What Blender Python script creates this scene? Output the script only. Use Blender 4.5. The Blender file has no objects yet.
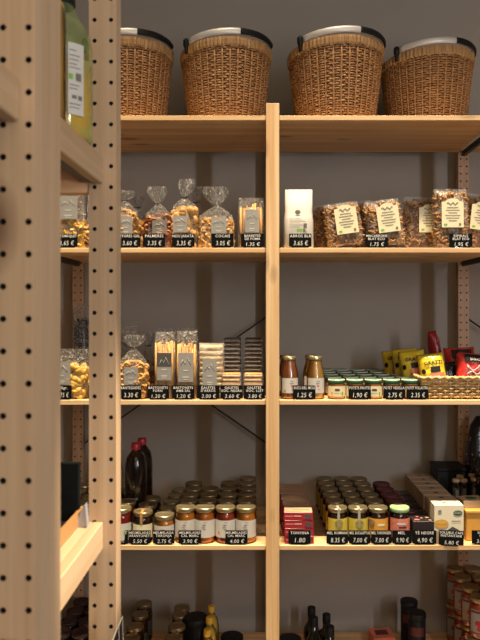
import bpy, bmesh, math, random
from mathutils import Vector, Matrix, noise
random.seed(7)
SC = bpy.context.scene
COL = SC.collection
PI = math.pi
F = 674.0; CX = 262.0; CY = 310.0; CZ = 1.6       # focal length in px, principal point, eye height
def PX(px, d): return (px - CX) / F * d
def PZ(py, d): return CZ + (CY - py) / F * d

# ------------------------------------------------------------ materials
def nt(name):
    m = bpy.data.materials.new(name); m.use_nodes = True
    t = m.node_tree; t.nodes.clear()
    return m, t, t.nodes, t.links
def rgba(c): return (c[0], c[1], c[2], 1.0)
_mc = {}
def plain(name, col, rough=0.5, metal=0.0, coat=0.0, vary=0.15, scale=40, bump=0.0, spec=0.5):
    if name in _mc: return _mc[name]
    m, t, n, l = nt(name)
    out = n.new('ShaderNodeOutputMaterial'); b = n.new('ShaderNodeBsdfPrincipled')
    tc = n.new('ShaderNodeTexCoord'); ns = n.new('ShaderNodeTexNoise'); ns.inputs['Scale'].default_value = scale
    ns.inputs['Detail'].default_value = 3
    mx = n.new('ShaderNodeMix'); mx.data_type = 'RGBA'
    mx.inputs[6].default_value = rgba([c * (1 - vary) for c in col]); mx.inputs[7].default_value = rgba([min(1, c * (1 + vary)) for c in col])
    l.new(tc.outputs['Object'], ns.inputs['Vector']); l.new(ns.outputs['Fac'], mx.inputs[0]); l.new(mx.outputs[2], b.inputs['Base Color'])
    b.inputs['Roughness'].default_value = rough; b.inputs['Metallic'].default_value = metal
    b.inputs['Coat Weight'].default_value = coat; b.inputs['Coat Roughness'].default_value = 0.08
    b.inputs['Specular IOR Level'].default_value = spec
    if bump:
        bp = n.new('ShaderNodeBump'); bp.inputs['Strength'].default_value = bump; bp.inputs['Distance'].default_value = 0.004
        l.new(ns.outputs['Fac'], bp.inputs['Height']); l.new(bp.outputs['Normal'], b.inputs['Normal'])
    l.new(b.outputs[0], out.inputs[0])
    _mc[name] = m
    return m
def wood(name, light, dark, axis=0, rough=0.5, knots=True, fine=0.22):
    m, t, n, l = nt(name)
    out = n.new('ShaderNodeOutputMaterial'); b = n.new('ShaderNodeBsdfPrincipled')
    tc = n.new('ShaderNodeTexCoord'); mp = n.new('ShaderNodeMapping')
    s = [34, 34, 34]; s[axis] = 1.1; mp.inputs['Scale'].default_value = s
    l.new(tc.outputs['Object'], mp.inputs['Vector'])
    n1 = n.new('ShaderNodeTexNoise'); n1.inputs['Scale'].default_value = 1.0; n1.inputs['Detail'].default_value = 4; n1.inputs['Distortion'].default_value = 0.4
    l.new(mp.outputs[0], n1.inputs['Vector'])
    mp2 = n.new('ShaderNodeMapping'); s2 = [170, 170, 170]; s2[axis] = 2.5; mp2.inputs['Scale'].default_value = s2
    l.new(tc.outputs['Object'], mp2.inputs['Vector'])
    n2 = n.new('ShaderNodeTexNoise'); n2.inputs['Scale'].default_value = 1.0; n2.inputs['Detail'].default_value = 2
    l.new(mp2.outputs[0], n2.inputs['Vector'])
    r1 = n.new('ShaderNodeValToRGB'); r1.color_ramp.elements[0].position = 0.35; r1.color_ramp.elements[1].position = 0.68
    r1.color_ramp.elements[0].color = rgba(dark); r1.color_ramp.elements[1].color = rgba(light)
    l.new(n1.outputs['Fac'], r1.inputs[0])
    mx = n.new('ShaderNodeMix'); mx.data_type = 'RGBA'; mx.blend_type = 'MULTIPLY'; mx.inputs[0].default_value = fine
    r2 = n.new('ShaderNodeValToRGB'); r2.color_ramp.elements[0].position = 0.3; r2.color_ramp.elements[1].position = 0.6
    r2.color_ramp.elements[0].color = (0.55, 0.42, 0.3, 1); r2.color_ramp.elements[1].color = (1, 1, 1, 1)
    l.new(n2.outputs['Fac'], r2.inputs[0]); l.new(r1.outputs[0], mx.inputs[6]); l.new(r2.outputs[0], mx.inputs[7])
    last = mx.outputs[2]
    if knots:
        mp3 = n.new('ShaderNodeMapping'); s3 = [9, 9, 9]; s3[axis] = 4.0; mp3.inputs['Scale'].default_value = s3
        l.new(tc.outputs['Object'], mp3.inputs['Vector'])
        v = n.new('ShaderNodeTexVoronoi'); v.inputs['Scale'].default_value = 1.0
        l.new(mp3.outputs[0], v.inputs['Vector'])
        r3 = n.new('ShaderNodeValToRGB'); r3.color_ramp.elements[0].position = 0.05; r3.color_ramp.elements[1].position = 0.22
        r3.color_ramp.elements[0].color = (0.16, 0.06, 0.02, 1); r3.color_ramp.elements[1].color = (1, 1, 1, 1)
        l.new(v.outputs['Distance'], r3.inputs[0])
        m3 = n.new('ShaderNodeMix'); m3.data_type = 'RGBA'; m3.blend_type = 'MULTIPLY'; m3.inputs[0].default_value = 0.75
        l.new(last, m3.inputs[6]); l.new(r3.outputs[0], m3.inputs[7]); last = m3.outputs[2]
    l.new(last, b.inputs['Base Color'])
    b.inputs['Roughness'].default_value = rough
    l.new(b.outputs[0], out.inputs[0])
    return m
def film_mat(name, haze=0.06, glint=0.5, tint=(1, 1, 1), sc=45, bump=1.0, stretch=1, edge=.35, base=(0.92, 0.88, 0.80)):
    m, t, n, l = nt(name)
    out = n.new('ShaderNodeOutputMaterial'); tr = n.new('ShaderNodeBsdfTransparent'); tr.inputs[0].default_value = rgba(tint)
    b = n.new('ShaderNodeBsdfPrincipled'); b.inputs['Base Color'].default_value = rgba(base); b.inputs['Roughness'].default_value = 0.14
    b.inputs['Specular IOR Level'].default_value = 1.0
    tc = n.new('ShaderNodeTexCoord'); ns = n.new('ShaderNodeTexNoise'); ns.inputs['Scale'].default_value = sc; ns.inputs['Detail'].default_value = 3
    ns.inputs['Distortion'].default_value = 1.8
    mp = n.new('ShaderNodeMapping'); mp.inputs['Scale'].default_value = (1, 1, stretch)
    l.new(tc.outputs['Object'], mp.inputs[0]); l.new(mp.outputs[0], ns.inputs['Vector'])
    bp = n.new('ShaderNodeBump'); bp.inputs['Strength'].default_value = bump; bp.inputs['Distance'].default_value = 0.02
    l.new(ns.outputs['Fac'], bp.inputs['Height']); l.new(bp.outputs[0], b.inputs['Normal'])
    r = n.new('ShaderNodeValToRGB'); r.color_ramp.elements[0].position = 0.47; r.color_ramp.elements[1].position = 0.66
    r.color_ramp.elements[0].color = (haze,) * 3 + (1,); r.color_ramp.elements[1].color = (glint,) * 3 + (1,)  # whitish noise streaks painted in as crinkle highlights
    l.new(ns.outputs['Fac'], r.inputs[0])
    lw = n.new('ShaderNodeLayerWeight'); lw.inputs[0].default_value = 0.25
    ad = n.new('ShaderNodeMath'); ad.operation = 'ADD'; ad.use_clamp = True
    mu = n.new('ShaderNodeMath'); mu.operation = 'MULTIPLY'; mu.inputs[1].default_value = edge
    l.new(lw.outputs['Facing'], mu.inputs[0]); l.new(r.outputs[0], ad.inputs[0]); l.new(mu.outputs[0], ad.inputs[1])
    mx = n.new('ShaderNodeMixShader'); l.new(ad.outputs[0], mx.inputs[0]); l.new(tr.outputs[0], mx.inputs[1]); l.new(b.outputs[0], mx.inputs[2])
    l.new(mx.outputs[0], out.inputs[0])
    return m
def glass_mat(name, tint=(1, 1, 1), base=0.05):
    m, t, n, l = nt(name)
    out = n.new('ShaderNodeOutputMaterial'); tr = n.new('ShaderNodeBsdfTransparent'); tr.inputs[0].default_value = rgba(tint)
    g = n.new('ShaderNodeBsdfGlossy'); g.inputs['Roughness'].default_value = 0.05
    fr = n.new('ShaderNodeFresnel'); fr.inputs[0].default_value = 1.5
    ad = n.new('ShaderNodeMath'); ad.operation = 'ADD'; ad.inputs[1].default_value = base; ad.use_clamp = True
    mx = n.new('ShaderNodeMixShader'); l.new(fr.outputs[0], ad.inputs[0]); l.new(ad.outputs[0], mx.inputs[0]); l.new(tr.outputs[0], mx.inputs[1]); l.new(g.outputs[0], mx.inputs[2])
    l.new(mx.outputs[0], out.inputs[0])
    return m
def wicker_mat(name, c1, c2, c3, sc=(60, 60, 160)):
    m, t, n, l = nt(name)
    out = n.new('ShaderNodeOutputMaterial'); b = n.new('ShaderNodeBsdfPrincipled')
    tc = n.new('ShaderNodeTexCoord'); mp = n.new('ShaderNodeMapping'); mp.inputs['Scale'].default_value = sc
    ns = n.new('ShaderNodeTexNoise'); ns.inputs['Scale'].default_value = 1; ns.inputs['Detail'].default_value = 3
    l.new(tc.outputs['Object'], mp.inputs[0]); l.new(mp.outputs[0], ns.inputs['Vector'])
    r = n.new('ShaderNodeValToRGB'); e = r.color_ramp.elements
    e[0].position = 0.3; e[0].color = rgba(c1); e[1].position = 0.7; e[1].color = rgba(c3)
    x = e.new(0.5); x.color = rgba(c2)
    l.new(ns.outputs['Fac'], r.inputs[0]); l.new(r.outputs[0], b.inputs['Base Color']); b.inputs['Roughness'].default_value = 0.5
    l.new(b.outputs[0], out.inputs[0])
    return m
def wall_mat(name, col):
    m, t, n, l = nt(name)
    out = n.new('ShaderNodeOutputMaterial'); b = n.new('ShaderNodeBsdfPrincipled'); b.inputs['Roughness'].default_value = 0.85
    tc = n.new('ShaderNodeTexCoord'); ns = n.new('ShaderNodeTexNoise'); ns.inputs['Scale'].default_value = 3; ns.inputs['Detail'].default_value = 5
    l.new(tc.outputs['Object'], ns.inputs['Vector'])
    mx = n.new('ShaderNodeMix'); mx.data_type = 'RGBA'; mx.inputs[6].default_value = rgba([c * 0.93 for c in col]); mx.inputs[7].default_value = rgba([c * 1.07 for c in col])
    l.new(ns.outputs['Fac'], mx.inputs[0]); l.new(mx.outputs[2], b.inputs['Base Color'])
    n2 = n.new('ShaderNodeTexNoise'); n2.inputs['Scale'].default_value = 180
    l.new(tc.outputs['Object'], n2.inputs['Vector'])
    bp = n.new('ShaderNodeBump'); bp.inputs['Strength'].default_value = 0.06; l.new(n2.outputs['Fac'], bp.inputs['Height']); l.new(bp.outputs[0], b.inputs['Normal'])
    l.new(b.outputs[0], out.inputs[0])
    return m

PINE_L = (0.78, 0.57, 0.31); PINE_D = (0.62, 0.375, 0.165)
M_wx = wood('pine_along_x', PINE_L, PINE_D, 0)
M_wz = wood('pine_upright', PINE_L, PINE_D, 2)
M_wy = wood('pine_along_y', PINE_L, PINE_D, 1)
FL = (0.56, 0.40, 0.255); FD = (0.49, 0.335, 0.20)
M_fz = wood('pale_pine_upright', FL, FD, 2, knots=True)
M_fy = wood('pale_pine_rail', (0.58, 0.42, 0.26), (0.48, 0.32, 0.18), 1, knots=False)
M_orange = wood('amber_wood', (0.50, 0.27, 0.10), (0.36, 0.17, 0.055), 1, knots=False)
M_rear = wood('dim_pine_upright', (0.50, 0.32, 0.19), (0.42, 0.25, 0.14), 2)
M_hole = plain('drilled_hole_dark', (0.018, 0.014, 0.012), 0.9)
M_steel = plain('dark_steel', (0.05, 0.047, 0.045), 0.45, 0.6)
M_alu = plain('brushed_aluminium', (0.72, 0.70, 0.66), 0.45, 0.35, vary=0.05)
M_black = plain('black_plastic', (0.010, 0.010, 0.011), 0.5, spec=.25)
M_card = plain('chalkboard_card', (0.0065, 0.007, 0.007), 0.9, vary=0.3, spec=.05)
M_chalk = plain('chalk_white_ink', (0.80, 0.78, 0.72), 0.8, vary=0.05)
M_clear = glass_mat('clear_acrylic', (0.25, 0.26, 0.26), 0.0)
M_film = film_mat('cellophane_film', 0.10, 0.55, sc=75, bump=1.8)
M_film2 = film_mat('smooth_cellophane', 0.03, 0.22, sc=22, bump=0.6)
M_puff = film_mat('gathered_cellophane', 0.10, 0.85, sc=130, bump=2.0, stretch=.25)
M_film3 = film_mat('thin_pack_film', 0.01, 0.07, sc=30, bump=0.5, edge=.05)
M_glass = glass_mat('jar_glass', (0.97, 0.97, 0.95), 0.03)
M_green_glass = film_mat('green_bottle_glass', 0.10, 0.42, tint=(.96, .97, .82), sc=14, bump=0.05, base=(.40, .52, .20))  # green haze in the mix stands in for light through the glass
M_silver = plain('silver_grey_label', (0.33, 0.32, 0.29), 0.4, 0.15, vary=0.05)
M_greige = plain('taupe_label', (0.20, 0.18, 0.15), 0.45, 0.1, vary=0.05)
M_darklab = plain('dark_grey_label', (0.07, 0.068, 0.065), 0.5)
M_white = plain('white_paper', (0.56, 0.54, 0.48), 0.6, vary=0.04)
M_dimlab = plain('shaded_tomato_label', (0.26, 0.24, 0.21), 0.6)  # white label greyed to carry the bottom shelf's shade
M_rung = wood('bounce_lit_rung', (0.95, 0.60, 0.36), (0.85, 0.50, 0.27), 0, knots=False)  # rung wood lightened so its colour carries bounced light
M_dred = plain('dark_red_foil', (0.26, 0.015, 0.018), 0.35, vary=.2, scale=12, bump=.3)
M_cream = plain('cream_paper', (0.72, 0.66, 0.42), 0.55, vary=0.05)
M_print = plain('printed_grey_ink', (0.16, 0.14, 0.12), 0.7)
M_green = plain('green_ink', (0.18, 0.42, 0.05), 0.6)
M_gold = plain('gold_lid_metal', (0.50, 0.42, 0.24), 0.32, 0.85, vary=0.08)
M_gold2 = plain('dim_brass_lid', (0.33, 0.25, 0.13), 0.38, 0.8, vary=0.1)  # darker lid copy; puts shelf shade into the back-row gold lids
M_redlid = plain('dark_red_lid', (0.10, 0.018, 0.02), 0.5, 0.1)
M_mlid = plain('near_black_maroon_lid', (0.03, 0.008, 0.008), 0.6)
M_greenlid = plain('green_white_lid', (0.035, 0.15, 0.07), 0.4)
M_palegreen = plain('pale_green_lid', (0.32, 0.50, 0.24), 0.4)
M_seam = plain('pale_lid_ring', (0.62, 0.66, 0.55), 0.4)
M_seal = plain('grey_seal_paper', (0.34, 0.33, 0.27), 0.6)
M_jam = plain('orange_marmalade', (.95, 0.33, 0.02), 0.15, coat=.5, vary=0.1, scale=120)
M_jam2 = plain('red_jam', (0.6, 0.08, 0.02), 0.15, coat=.5, vary=0.2, scale=120)
M_jam3 = plain('amber_jam', (.85, 0.25, 0.02), 0.15, coat=.5, vary=0.15, scale=120)
M_honey = plain('dark_honey', (0.07, 0.022, 0.006), 0.12, coat=1, vary=0.3)
M_baby = plain('carrot_puree', (.92, 0.36, 0.08), 0.3, coat=0.4, vary=0.15)
M_juice = plain('peach_juice', (.92, 0.50, 0.10), 0.25, coat=0.6, vary=0.06, scale=20)
M_juice2 = plain('grape_juice_amber', (0.62, 0.21, 0.05), 0.2, coat=0.6, vary=0.25, scale=20)
M_yellab = plain('honey_yellow_label', (0.56, 0.44, 0.06), 0.5, vary=0.08)
M_orlab = plain('honey_orange_label', (0.62, 0.30, 0.04), 0.5, vary=0.08)
M_pinklab = plain('fruit_print_label', (0.60, 0.20, 0.14), 0.5, vary=0.6, scale=90)
M_pasta = plain('wholegrain_pasta', (0.34, 0.165, 0.045), 0.55, vary=0.35, scale=60)
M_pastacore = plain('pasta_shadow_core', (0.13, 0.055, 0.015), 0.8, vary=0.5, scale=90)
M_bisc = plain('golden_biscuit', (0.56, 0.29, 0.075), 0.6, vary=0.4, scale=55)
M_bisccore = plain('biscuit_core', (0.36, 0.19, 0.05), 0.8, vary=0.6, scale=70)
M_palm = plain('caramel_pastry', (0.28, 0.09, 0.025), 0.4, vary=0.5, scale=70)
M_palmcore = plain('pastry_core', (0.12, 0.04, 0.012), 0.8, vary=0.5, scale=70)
M_yell = plain('yellow_corn_snack', (0.62, 0.36, 0.06), 0.6, vary=0.25, scale=60)
M_stick = plain('breadstick', (0.58, 0.31, 0.085), 0.55, vary=0.3, scale=80)
M_rice = plain('puffed_rice_cake', (0.62, 0.47, 0.25), 0.8, vary=0.35, scale=260, bump=0.8)
M_choc = plain('dark_chocolate', (0.032, 0.015, 0.009), 0.5, coat=0.15, vary=0.5, scale=40)
M_wafer = plain('tan_wafer', (0.50, 0.32, 0.15), 0.5, vary=0.4, scale=90)
M_red = plain('crimson_carton', (0.36, 0.02, 0.028), 0.4, vary=0.1)
M_tan = plain('tan_cardboard', (0.42, 0.31, 0.20), 0.7, vary=0.08)
M_ivory = plain('ivory_carton', (0.72, 0.66, 0.48), 0.5, vary=0.03)
M_dgreen = plain('dark_green_ink', (0.02, 0.09, 0.05), 0.5)
M_pink = plain('pink_ink', (0.62, 0.16, 0.17), 0.5)
M_bluei = plain('blue_ink', (0.03, 0.10, 0.30), 0.5)
M_bamboo = plain('bamboo_box', (0.60, 0.32, 0.06), 0.45, vary=0.12, scale=30)
M_yfoil = plain('yellow_snack_foil', (0.72, 0.53, 0.03), 0.3, vary=0.12, scale=12, bump=0.3)
M_rfoil = plain('red_snack_foil', (0.52, 0.03, 0.025), 0.3, vary=0.15, scale=12, bump=0.3)
M_dfoil = plain('black_snack_foil', (0.012, 0.012, 0.014), 0.25, vary=0.2, scale=30, bump=1.0)
M_salmon = plain('salmon_panel', (0.62, 0.16, 0.09), 0.4, vary=0.2)
M_wine = plain('dark_bottle_glass', (0.012, 0.012, 0.008), 0.08, coat=1)
M_syrup = plain('dark_syrup_bottle', (0.010, 0.004, 0.003), 0.2, coat=.5)
M_redcap = plain('red_bottle_cap', (0.42, 0.02, 0.035), 0.35)
M_ycap = plain('yellow_bottle_cap', (0.66, 0.38, 0.03), 0.4)
M_oil = plain('yellow_oil', (0.60, 0.40, 0.06), 0.1, coat=1, vary=0.1)
M_oil2 = plain('olive_oil_amber', (0.62, 0.34, 0.05), 0.12, coat=1, vary=0.1, scale=8)
M_lgreen = plain('light_green_glass', (0.24, 0.33, 0.13), 0.08, coat=1, vary=0.5, scale=30)
M_wick = wicker_mat('brown_wicker', (0.24, 0.105, 0.035), (0.36, 0.18, 0.068), (0.50, 0.29, 0.125))
M_rim = wicker_mat('wrapped_wicker_rim', (0.26, 0.125, 0.045), (0.40, 0.225, 0.085), (0.50, 0.31, 0.14), (240, 240, 12))
M_straw = wicker_mat('pale_straw_wicker', (0.38, 0.22, 0.07), (0.56, 0.37, 0.15), (0.68, 0.50, 0.25))
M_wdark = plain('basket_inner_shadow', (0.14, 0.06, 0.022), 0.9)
M_wall = wall_mat('grey_plaster', (0.345, 0.312, 0.275))
M_room = wall_mat('room_plaster', (0.40, 0.37, 0.33))
M_floor = plain('concrete_floor', (0.20, 0.17, 0.15), 0.7, scale=4)
M_grey = plain('smoke_grey_card', (0.30, 0.30, 0.31), 0.4)

# ------------------------------------------------------------ mesh helpers
def box(bm, x0, x1, y0, y1, z0, z1, mi=0, bev=0.0):
    r = bmesh.ops.create_cube(bm, size=1.0)
    vs = r['verts']
    for v in vs:
        v.co = Vector((x0 + (v.co.x + .5) * (x1 - x0), y0 + (v.co.y + .5) * (y1 - y0), z0 + (v.co.z + .5) * (z1 - z0)))
    fs = set(f for v in vs for f in v.link_faces)
    for f in fs: f.material_index = mi
    if bev:
        es = list(set(e for v in vs for e in v.link_edges))
        rr = bmesh.ops.bevel(bm, geom=es, offset=bev, segments=1, affect='EDGES', material=-1)
        for f in rr['faces']: f.material_index = mi
def lathe(bm, prof, seg=20, mi=0, cx=0, cy=0, cap=True):
    rings = []
    for (r, z) in prof:
        rings.append([bm.verts.new((cx + r * math.cos(2 * PI * k / seg), cy + r * math.sin(2 * PI * k / seg), z)) for k in range(seg)])
    for i in range(len(rings) - 1):
        for k in range(seg):
            f = bm.faces.new((rings[i][k], rings[i][(k + 1) % seg], rings[i + 1][(k + 1) % seg], rings[i + 1][k])); f.material_index = mi; f.smooth = True
    if cap:
        if prof[0][0] > 1e-5: f = bm.faces.new(rings[0][::-1]); f.material_index = mi
        if prof[-1][0] > 1e-5: f = bm.faces.new(rings[-1]); f.material_index = mi
def tube(bm, pts, rad, seg=6, mi=0, closed=False, cap=True):
    n = len(pts); rings = []
    pts = [Vector(p) for p in pts]
    for i, p in enumerate(pts):
        if closed: t = pts[(i + 1) % n] - pts[i - 1]
        else: t = pts[min(i + 1, n - 1)] - pts[max(i - 1, 0)]
        if t.length < 1e-9: t = Vector((0, 0, 1))
        t.normalize()
        up = Vector((0, 0, 1)) if abs(t.z) < 0.9 else Vector((0, 1, 0))
        a = t.cross(up).normalized(); b = a.cross(t)
        r = rad[i] if isinstance(rad, (list, tuple)) else rad
        rings.append([bm.verts.new(p + a * (r * math.cos(2 * PI * k / seg)) + b * (r * math.sin(2 * PI * k / seg))) for k in range(seg)])
    m = n if closed else n - 1
    for i in range(m):
        A = rings[i]; B = rings[(i + 1) % n]
        for k in range(seg):
            f = bm.faces.new((A[k], B[k], B[(k + 1) % seg], A[(k + 1) % seg])); f.material_index = mi; f.smooth = True
    if cap and not closed:
        for R in (rings[0], rings[-1][::-1]):
            f = bm.faces.new(R); f.material_index = mi
def obj(name, bm, mats, parent=None, loc=None, rot=None):
    me = bpy.data.meshes.new(name)
    bmesh.ops.recalc_face_normals(bm, faces=bm.faces[:])
    bm.to_mesh(me); bm.free()
    if not isinstance(mats, (list, tuple)): mats = [mats]
    for m in mats: me.materials.append(m)
    o = bpy.data.objects.new(name, me); COL.objects.link(o)
    if parent: o.parent = parent
    if loc: o.location = loc
    if rot: o.rotation_euler = rot
    return o
def tag(o, label, cat, group=None, kind=None):
    o['label'] = label; o['category'] = cat
    if group: o['group'] = group
    if kind: o['kind'] = kind
    return o
def thing(name, label, cat, loc, rot=(0, 0, 0), group=None):
    o = bpy.data.objects.new(name, None); COL.objects.link(o); o.location = loc; o.rotation_euler = rot; o.empty_display_size = 0.02
    return tag(o, label, cat, group)
def dup(root, loc, label, rot=None, group=None):
    def cp(o, par):
        c = o.copy(); COL.objects.link(c)
        if par: c.parent = par
        for ch in [x for x in o.children]: cp(ch, c)
        return c
    r = cp(root, None); r.location = loc
    if rot is not None: r.rotation_euler = rot
    r['label'] = label
    if group: r['group'] = group
    elif 'group' in r: del r['group']
    return r
def struct(name, bm, m):
    o = obj(name, bm, m); o['kind'] = 'structure'; return o
def BM(): return bmesh.new()
_tc = {}
def text_into(bm, s, cx, cz, h, y, mi=0, width=None, bold=0.012, shear=0.0):
    """add a line of lettering in the XZ plane facing -Y, centred at cx, cap height h, baseline cz"""
    key = (s, bold, shear)
    if key not in _tc:
        cu = bpy.data.curves.new('lettering', 'FONT'); cu.body = s; cu.align_x = 'CENTER'; cu.size = 1.0; cu.offset = bold; cu.shear = shear
        cu.resolution_u = 2; cu.space_character = 1.08
        o = bpy.data.objects.new('lettering', cu); COL.objects.link(o)
        dg = bpy.context.evaluated_depsgraph_get(); dg.update()
        me = bpy.data.meshes.new_from_object(o.evaluated_get(dg))
        data = ([v.co.copy() for v in me.vertices], [list(p.vertices) for p in me.polygons])
        bpy.data.meshes.remove(me); bpy.data.objects.remove(o); bpy.data.curves.remove(cu)
        _tc[key] = data
    vs, ps = _tc[key]
    if not vs: return
    x0 = min(v.x for v in vs); x1 = max(v.x for v in vs)
    sy = h / 0.70; sx = sy
    if width and (x1 - x0) * sx > width: sx = width / (x1 - x0)
    xm = (x0 + x1) / 2
    nv = [bm.verts.new((cx + (v.x - xm) * sx, y, cz + v.y * sy)) for v in vs]
    for p in ps:
        try: f = bm.faces.new([nv[i] for i in p]); f.material_index = mi
        except ValueError: pass
def quad(bm, x0, x1, z0, z1, y, mi=0):
    f = bm.faces.new([bm.verts.new(c) for c in ((x0, y, z0), (x1, y, z0), (x1, y, z1), (x0, y, z1))]); f.material_index = mi
def poly(bm, pts, y, mi=0):
    f = bm.faces.new([bm.verts.new((p[0], y, p[1])) for p in pts]); f.material_index = mi
def ell(bm, cx, cz, rx, rz, y, mi=0, n=20):
    poly(bm, [(cx + rx * math.cos(2 * PI * k / n), cz + rz * math.sin(2 * PI * k / n)) for k in range(n)], y, mi)

# ------------------------------------------------------------ posts with drilled holes
def drilled_post(bm, x0, x1, y0, y1, z0, z1, cols, phase, pitch=0.032, r=0.0029, depth=0.014, mw=0, mh=1):
    """upright post; the -Y face is tiled with cells, each with a real round blind hole"""
    xs = [x0]
    for a, b in zip(cols[:-1], cols[1:]): xs.append((a + b) / 2)
    xs.append(x1)
    n0 = math.ceil((z0 + pitch / 2 - phase) / pitch); n1 = math.floor((z1 - pitch / 2 - phase) / pitch)
    NS = 16
    def q(a, b, c, d, mi=mw):
        f = bm.faces.new([bm.verts.new(p) for p in (a, b, c, d)]); f.material_index = mi
    zlo = phase + n0 * pitch - pitch / 2; zhi = phase + n1 * pitch + pitch / 2
    for (a, b) in ((z0, zlo), (zhi, z1)):
        if b - a > 1e-5: q((x0, y0, a), (x1, y0, a), (x1, y0, b), (x0, y0, b))
    for i in range(n0, n1 + 1):
        zc = phase + i * pitch
        for j, c in enumerate(cols):
            xa, xb = xs[j], xs[j + 1]; za, zb = zc - pitch / 2, zc + pitch / 2
            outer = []; inner = []; deep = []
            for k in range(NS):
                th = 2 * PI * (k + .5) / NS; dx = math.cos(th); dz = math.sin(th)
                tx = ((xb - c) / dx) if dx > 0 else ((xa - c) / dx)
                tz = ((zb - zc) / dz) if dz > 0 else ((za - zc) / dz)
                tt = min(tx, tz)
                outer.append(bm.verts.new((c + dx * tt, y0, zc + dz * tt)))
                inner.append(bm.verts.new((c + dx * r, y0, zc + dz * r)))
                deep.append(bm.verts.new((c + dx * r, y0 + depth, zc + dz * r)))
            corners = [(xb, zb), (xa, zb), (xa, za), (xb, za)]
            for k in range(NS):
                k2 = (k + 1) % NS
                o1, o2 = outer[k], outer[k2]
                vs = [inner[k], o1]
                same = abs(o1.co.x - o2.co.x) < 1e-6 or abs(o1.co.z - o2.co.z) < 1e-6
                if not same:
                    mx_ = (o1.co.x + o2.co.x) / 2 - c; mz_ = (o1.co.z + o2.co.z) / 2 - zc
                    cc = (xb if mx_ > 0 else xa, zb if mz_ > 0 else za)
                    vs.append(bm.verts.new((cc[0], y0, cc[1])))
                vs += [o2, inner[k2]]
                f = bm.faces.new(vs); f.material_index = mw
                f = bm.faces.new((inner[k], inner[k2], deep[k2], deep[k])); f.material_index = mh
            f = bm.faces.new(deep); f.material_index = mh
    q((x0, y0, z0), (x0, y0, z1), (x0, y1, z1), (x0, y1, z0)); q((x1, y0, z0), (x1, y1, z0), (x1, y1, z1), (x1, y0, z1))
    q((x0, y1, z0), (x0, y1, z1), (x1, y1, z1), (x1, y1, z0)); q((x0, y0, z1), (x1, y0, z1), (x1, y1, z1), (x0, y1, z1))
    q((x0, y0, z0), (x0, y1, z0), (x1, y1, z0), (x1, y0, z0))

# ------------------------------------------------------------ room
def room():
    X0, X1, Y0, Y1, H = -2.6, 3.0, -2.5, 3.0, 4.2
    bm = BM(); box(bm, X0, X1, Y1, Y1 + .1, 0, H); struct('wall_back', bm, M_wall)
    bm = BM(); box(bm, X0 - .1, X0, Y0, Y1, 0, H); struct('wall_left', bm, M_room)
    bm = BM(); box(bm, X1, X1 + .1, Y0, Y1, 0, H); struct('wall_right', bm, M_room)
    bm = BM(); box(bm, X0, X1, Y0 - .1, Y0, 0, H); struct('wall_front', bm, M_room)
    bm = BM(); box(bm, X0 - .1, X1 + .1, Y0 - .1, Y1 + .1, -.1, 0); struct('floor', bm, M_floor)
    bm = BM(); box(bm, X0 - .1, X1 + .1, Y0 - .1, Y1 + .1, H, H + .1); struct('ceiling', bm, M_room)
room()

# ------------------------------------------------------------ back shelving
S1, S2, S3, S4, S5 = CZ + .696, CZ + .2225, CZ - .322, CZ - .842, CZ - 1.385    # shelf tops
YF = 2.40; YB = 2.90
POSTX = [-1.622, -.792, .038, .868, 1.698]
rack = thing('shelving_unit', 'long pale pine shelving rack against the grey wall with five levels', 'shelving', (0, 0, 0))
for x in POSTX:
    bm = BM(); box(bm, x - .0235, x + .0235, YF, YF + .034, 0, CZ + .737, 0, .0012); obj('front_post', bm, M_wz, rack)
    bm = BM(); drilled_post(bm, x - .023, x + .023, YB - .0, YB + .034, 0, CZ + .737, [x - .013, x + .013], .01, r=.0033); obj('rear_post', bm, [M_rear, M_hole], rack)
    for zz in (S1, S2, S3, S4, S5):
        bm = BM(); box(bm, x - .008, x + .008, YF + .0345, YB - .0005, zz - .034, zz - .012, 0, .001); obj('rung', bm, M_steel, rack)  # thin dark strip that colours the gap between boards as shade
for i in range(4):
    a, b = POSTX[i], POSTX[i + 1]
    for zz in (S1, S2, S3, S4, S5):
        bm = BM(); box(bm, a + .0238, b - .0238, YF + .012, YB - .001, zz - .0172, zz, 0, .0012)
        # join pieces beside the posts, leaving the gap where the frame passes
        obj('shelf_board', bm, M_wx, rack)
for a in (POSTX[1], POSTX[3]):
    b = a + .83
    top, bot = PZ(314, 2.92), PZ(447, 2.92)
    for (za, zb) in ((top, bot), (bot, top)):
        bm = BM(); yy = YB + .037 + (0.004 if za > zb else 0)
        tube(bm, [(a, yy, za), (b, yy, zb)], .004, 6); obj('cross_brace', bm, M_steel, rack)

# ------------------------------------------------------------ foreground shelving unit
fr = thing('shelving_unit', 'blurred pale pine shelving unit standing nearest on the left with drilled uprights', 'shelving', (0, 0, 0))
XF = -.2258
def fpost(y0, y1, phase, o1=.0333, o2=.0078, pt=.0322):
    bm = BM(); drilled_post(bm, XF - .042, XF, y0, y1, 0, CZ + .75, [XF - o1, XF - o2], phase, pitch=pt, r=.0033)
    return obj('front_post', bm, [M_fz, M_hole], fr)
fpost(.67, .712, CZ + .2809, .0317, .0063); fpost(.7125, .755, CZ + .2809); fpost(1.043, 1.078, CZ + .4167, pt=.03238)
def fback(y0, y1, ph):
    bm = BM(); drilled_post(bm, XF - .36, XF - .318, y0, y1, 0, CZ + .75, [XF - .3513, XF - .3258], ph); obj('rear_post', bm, [M_fz, M_hole], fr)
fback(.67, .712, CZ + .2809); fback(.7125, .755, CZ + .2809); fback(1.043, 1.078, CZ + .4167)
XA = -.2455      # shelf front edge
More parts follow.
